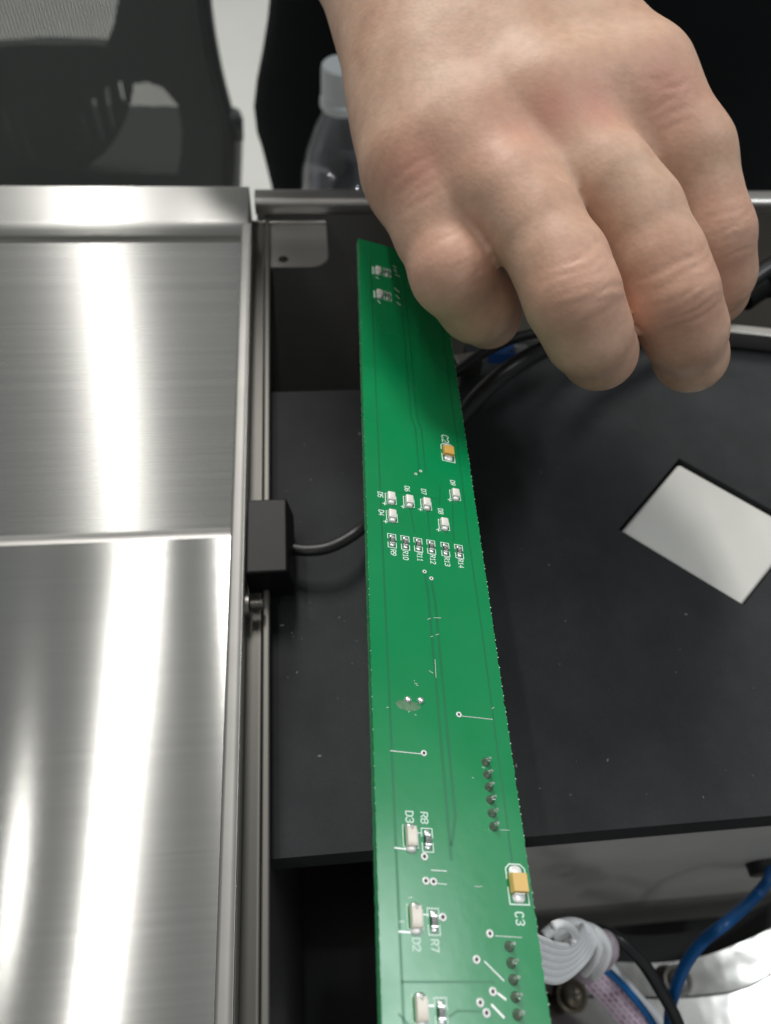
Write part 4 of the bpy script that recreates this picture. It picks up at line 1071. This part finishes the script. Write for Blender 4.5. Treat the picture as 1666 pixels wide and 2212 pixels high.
def wire(name, pts, r, m, label, cat='wire', n=12, k=1.0):
    p = spline([at_d(q[0], q[1], q[2] * k) for q in pts], 10); r *= k
    o = link(name, MB().tube(p, r, n).mesh('w', smooth=True), m); tag(o, label, cat); return o
hd = (hc - Vector(CAM)); hdep = float(np.dot(np.array(hd), R_CW[:, 2]))
wire('blue_cable', [(1652, 1868, hdep / 0.69), (1664, 1892, hdep / 0.69 - .012), (1630, 1938, hdep / 0.69 - .012), (1570, 1992, .345), (1520, 2032, .35), (1482, 2082, .355), (1458, 2140, .36), (1447, 2190, .37), (1444, 2260, .38)], 0.0027, BLUE_WIRE, 'dark blue cable curving out of the grey wall of the box', 'cable', k=0.69)
wire('black_cable', [(1230, 2012, .36), (1285, 2008, .355), (1335, 2028, .35), (1385, 2075, .35), (1425, 2135, .35), (1460, 2200, .355), (1490, 2280, .36)], 0.0029, BLACK_RUBBER, 'black cable arching behind the white ribbon loop', 'cable', k=0.69)
wire('bright_blue_wire', [(1262, 2075, .25), (1290, 2085, .25), (1325, 2108, .25), (1365, 2150, .255), (1400, 2195, .26), (1435, 2255, .265)], 0.00125, LBLUE_WIRE, 'bright blue wire leaving the knot of ribbon wires')
wire('white_wire', [(1270, 2050, .262), (1300, 2068, .262), (1335, 2105, .262), (1375, 2150, .265), (1415, 2195, .27), (1455, 2250, .275)], 0.0016, WHITE_WIRE, 'white wire running beside the bright blue wire')
# white ribbon: parallel strands folding over the knot
rib = empty('ribbon_cable', at_d(1210, 2070, .2), 'white ribbon of parallel wires looped beside the lower end of the green board', 'ribbon cable')
for i in range(6):
    t = i / 5
    p = spline([at_d(1120, 2010 + 17 * i, .150), at_d(1170, 2031 + 16.5 * i, .172), at_d(1205, 2043 + 15 * i, .186), at_d(1234, 2040 + 12.5 * i, .196), at_d(1250 + 3 * i, 2022 + 10 * i, .205), at_d(1258 + 4 * i, 2005 + 9 * i, .215), at_d(1250 + 6 * i, 1994 + 8 * i, .226), at_d(1225 + 8 * i, 1990 + 7 * i, .232), at_d(1195 + 6 * i, 1998 + 8 * i, .235)], 8)
    part('strand', MB().tube(p, 0.00090, 10).mesh('st', smooth=True), WHITE_WIRE, rib)
pts = spline([at_d(1196, 2000, .178), at_d(1212, 1996, .180), at_d(1232, 2004, .186), at_d(1243, 2020, .192), at_d(1236, 2034, .192)], 8)
part('strand', MB().tube(pts, 0.0011, 10).mesh('st', smooth=True), WHITE_WIRE, rib)
pts = spline([at_d(1175, 2022, .215), at_d(1205, 2000, .217), at_d(1240, 1994, .22), at_d(1272, 2008, .22), at_d(1290, 2040, .222), at_d(1282, 2075, .225), at_d(1262, 2100, .23)], 8)
part('strand', MB().tube(pts, 0.0016, 10).mesh('st', smooth=True), WHITE_WIRE, rib)
part('strand', MB().tube([p + Vector((0.0032, -0.001, -0.002)) for p in pts], 0.0016, 10).mesh('st', smooth=True), WHITE_WIRE, rib)
# pinkish printed flat cable in clear sleeve
def pink_mat():
    m, N, L, b = newmat('pink_printed_film')
    tc = N.new('ShaderNodeTexCoord'); 
    br = N.new('ShaderNodeTexBrick'); br.inputs['Scale'].default_value = 1.0; br.inputs['Color1'].default_value = (0.72, 0.55, 0.68, 1); br.inputs['Color2'].default_value = (0.40, 0.20, 0.33, 1); br.inputs['Mortar'].default_value = (0.80, 0.70, 0.80, 1)
    br.inputs['Mortar Size'].default_value = 0.03; br.inputs['Brick Width'].default_value = 0.30; br.inputs['Row Height'].default_value = 0.16
    L.new(tc.outputs['UV'], br.inputs[0]); L.new(br.outputs[0], b.inputs['Base Color']); setp(b, Roughness=0.3); return m
cl = spline([at_d(1268, 2085, .26), at_d(1285, 2105, .262), at_d(1318, 2140, .266), at_d(1352, 2180, .27), at_d(1390, 2225, .274), at_d(1430, 2280, .28)], 8)
rows = []; nseg = 10
for i, p in enumerate(cl):
    t = (cl[min(i + 1, len(cl) - 1)] - cl[max(i - 1, 0)]).normalized(); vw = (Vector(CAM) - p).normalized()
    s = t.cross(vw).normalized(); up_ = s.cross(t).normalized(); w = 0.0052 * min(1, .35 + i / 14)
    row = []
    for k in range(nseg + 1):
        a = -1 + 2 * k / nseg; row.append(p + s * w * a + up_ * (0.0018 * (1 - a * a) + 0.0003 * math.sin(k * math.pi)))
    rows.append(row)
v, f = loft(rows); v2 = [q - Vector((0, 0, 0.0006)) for q in v]; nn = len(v)
me = mesh_from('pk', v + v2, f + [tuple(i + nn for i in q[::-1]) for q in f], True)
uvl = me.uv_layers.new(name='UVMap')
for l in me.loops:
    i = l.vertex_index % nn; uvl.data[l.index].uv = ((i // (nseg + 1)) / 8.0, (i % (nseg + 1)) / nseg)
o = link('printed_flat_cable', me, pink_mat()); tag(o, 'pinkish printed flat cable running down from the white ribbon knot', 'flat cable')
kn = MB(); c = at_d(1283, 2045, .232)
pts = spline([at_d(1262, 2100, .236), at_d(1275, 2075, .232), at_d(1292, 2045, .232), at_d(1306, 2035, .234), at_d(1312, 2052, .236), at_d(1300, 2072, .24)], 6)
o = link('pink_cable_fold', kn.tube(pts, [0.0036] * len(pts), 12).mesh('kn', smooth=True), mat('pale_pink_film', (0.55, 0.47, 0.53), 0.25, var=0.25, vscale=500)); tag(o, 'pale pinkish fold of flat cable knotted behind the white ribbon', 'cable fold')

# ================================================================== cables behind the fingers
o = wire('black_lead', [(960, 960, .33), (1000, 895, .325), (1060, 830, .325), (1120, 785, .33), (1190, 750, .34), (1290, 725, .36), (1420, 705, .38), (1560, 650, .39), (1700, 560, .40), (1900, 520, .41), (2100, 600, .46)], 0.0040, BLACK_RUBBER, 'thick black lead running from under the green board towards the fingers', 'cable', k=0.69)
o = wire('thin_black_lead', [(940, 830, .34), (990, 800, .335), (1040, 765, .335), (1100, 735, .34), (1180, 715, .36), (1300, 690, .38), (1500, 640, .40), (1760, 600, .42), (2050, 680, .47)], 0.0024, BLACK_RUBBER, 'thinner black lead passing above the thick one behind the little finger', 'cable', k=0.69)
cn = at_d(1082, 758, .25)
con = empty('blue_connector', cn, 'small blue plug lying among black leads behind the little finger', 'connector')
me = MB().box((cn.x - .0042, cn.y - .003, cn.z - .003), (cn.x + .0042, cn.y + .003, cn.z + .002)).mesh('bc', bevel=.0006); part('shell', me, mat('blue_plug', (0.012, 0.07, 0.26), 0.4), con)
me = MB().box((cn.x + .0044, cn.y - .002, cn.z - .002), (cn.x + .009, cn.y + .002, cn.z + .001)).mesh('bc', bevel=.0004); part('contact', me, mat('pale_plug', (0.4, 0.4, 0.4), 0.4, 0.3), con)
for nm, a, b, lab in [('metal_strip', (1565, 706), (1760, 727), 'grey metal strip at the back of the box right of the index finger'), ('bracket_strip', (985, 775), (1042, 766), 'short silver bracket behind the little finger and board')]:
    p, q = at_z(*a, ZB + .008), at_z(*b, ZB + .008); d = (q - p).normalized(); nn_ = Vector((-d.y, d.x, 0)) * .0022
    me = MB().prism([(p - nn_)[:2], (q - nn_)[:2], (q + nn_)[:2], (p + nn_)[:2]], ZB + .001, ZB + .008).mesh('ms', bevel=.0005)
    guv(me, (0, 1)); o = link(nm, me, STEEL_DIM); tag(o, lab, 'metal strip')
pp_ = [at_d(1600, 640, .28), at_d(1680, 585, .28)]
ad_ = empty('black_jack', pp_[0], 'black barrel jack with ridged collar at the right edge beside the index finger', 'plug')
dv = (pp_[1] - pp_[0])
part('barrel', MB().tube([pp_[0], pp_[0] + dv * .55, pp_[0] + dv * .56, pp_[0] + dv * .7, pp_[0] + dv * .71, pp_[0] + dv * 1.6], [.006, .006, .0069, .0069, .006, .006], 18).mesh('j', sharp=.6), BLACK_PLASTIC, ad_)
part('lead', MB().tube(spline([pp_[0], pp_[0] - dv * .4 + Vector((0, 0, -.004)), pp_[0] - dv * .9 + Vector((0, .007, -.008))], 6), .003, 12).mesh('j', smooth=True), BLACK_RUBBER, ad_)
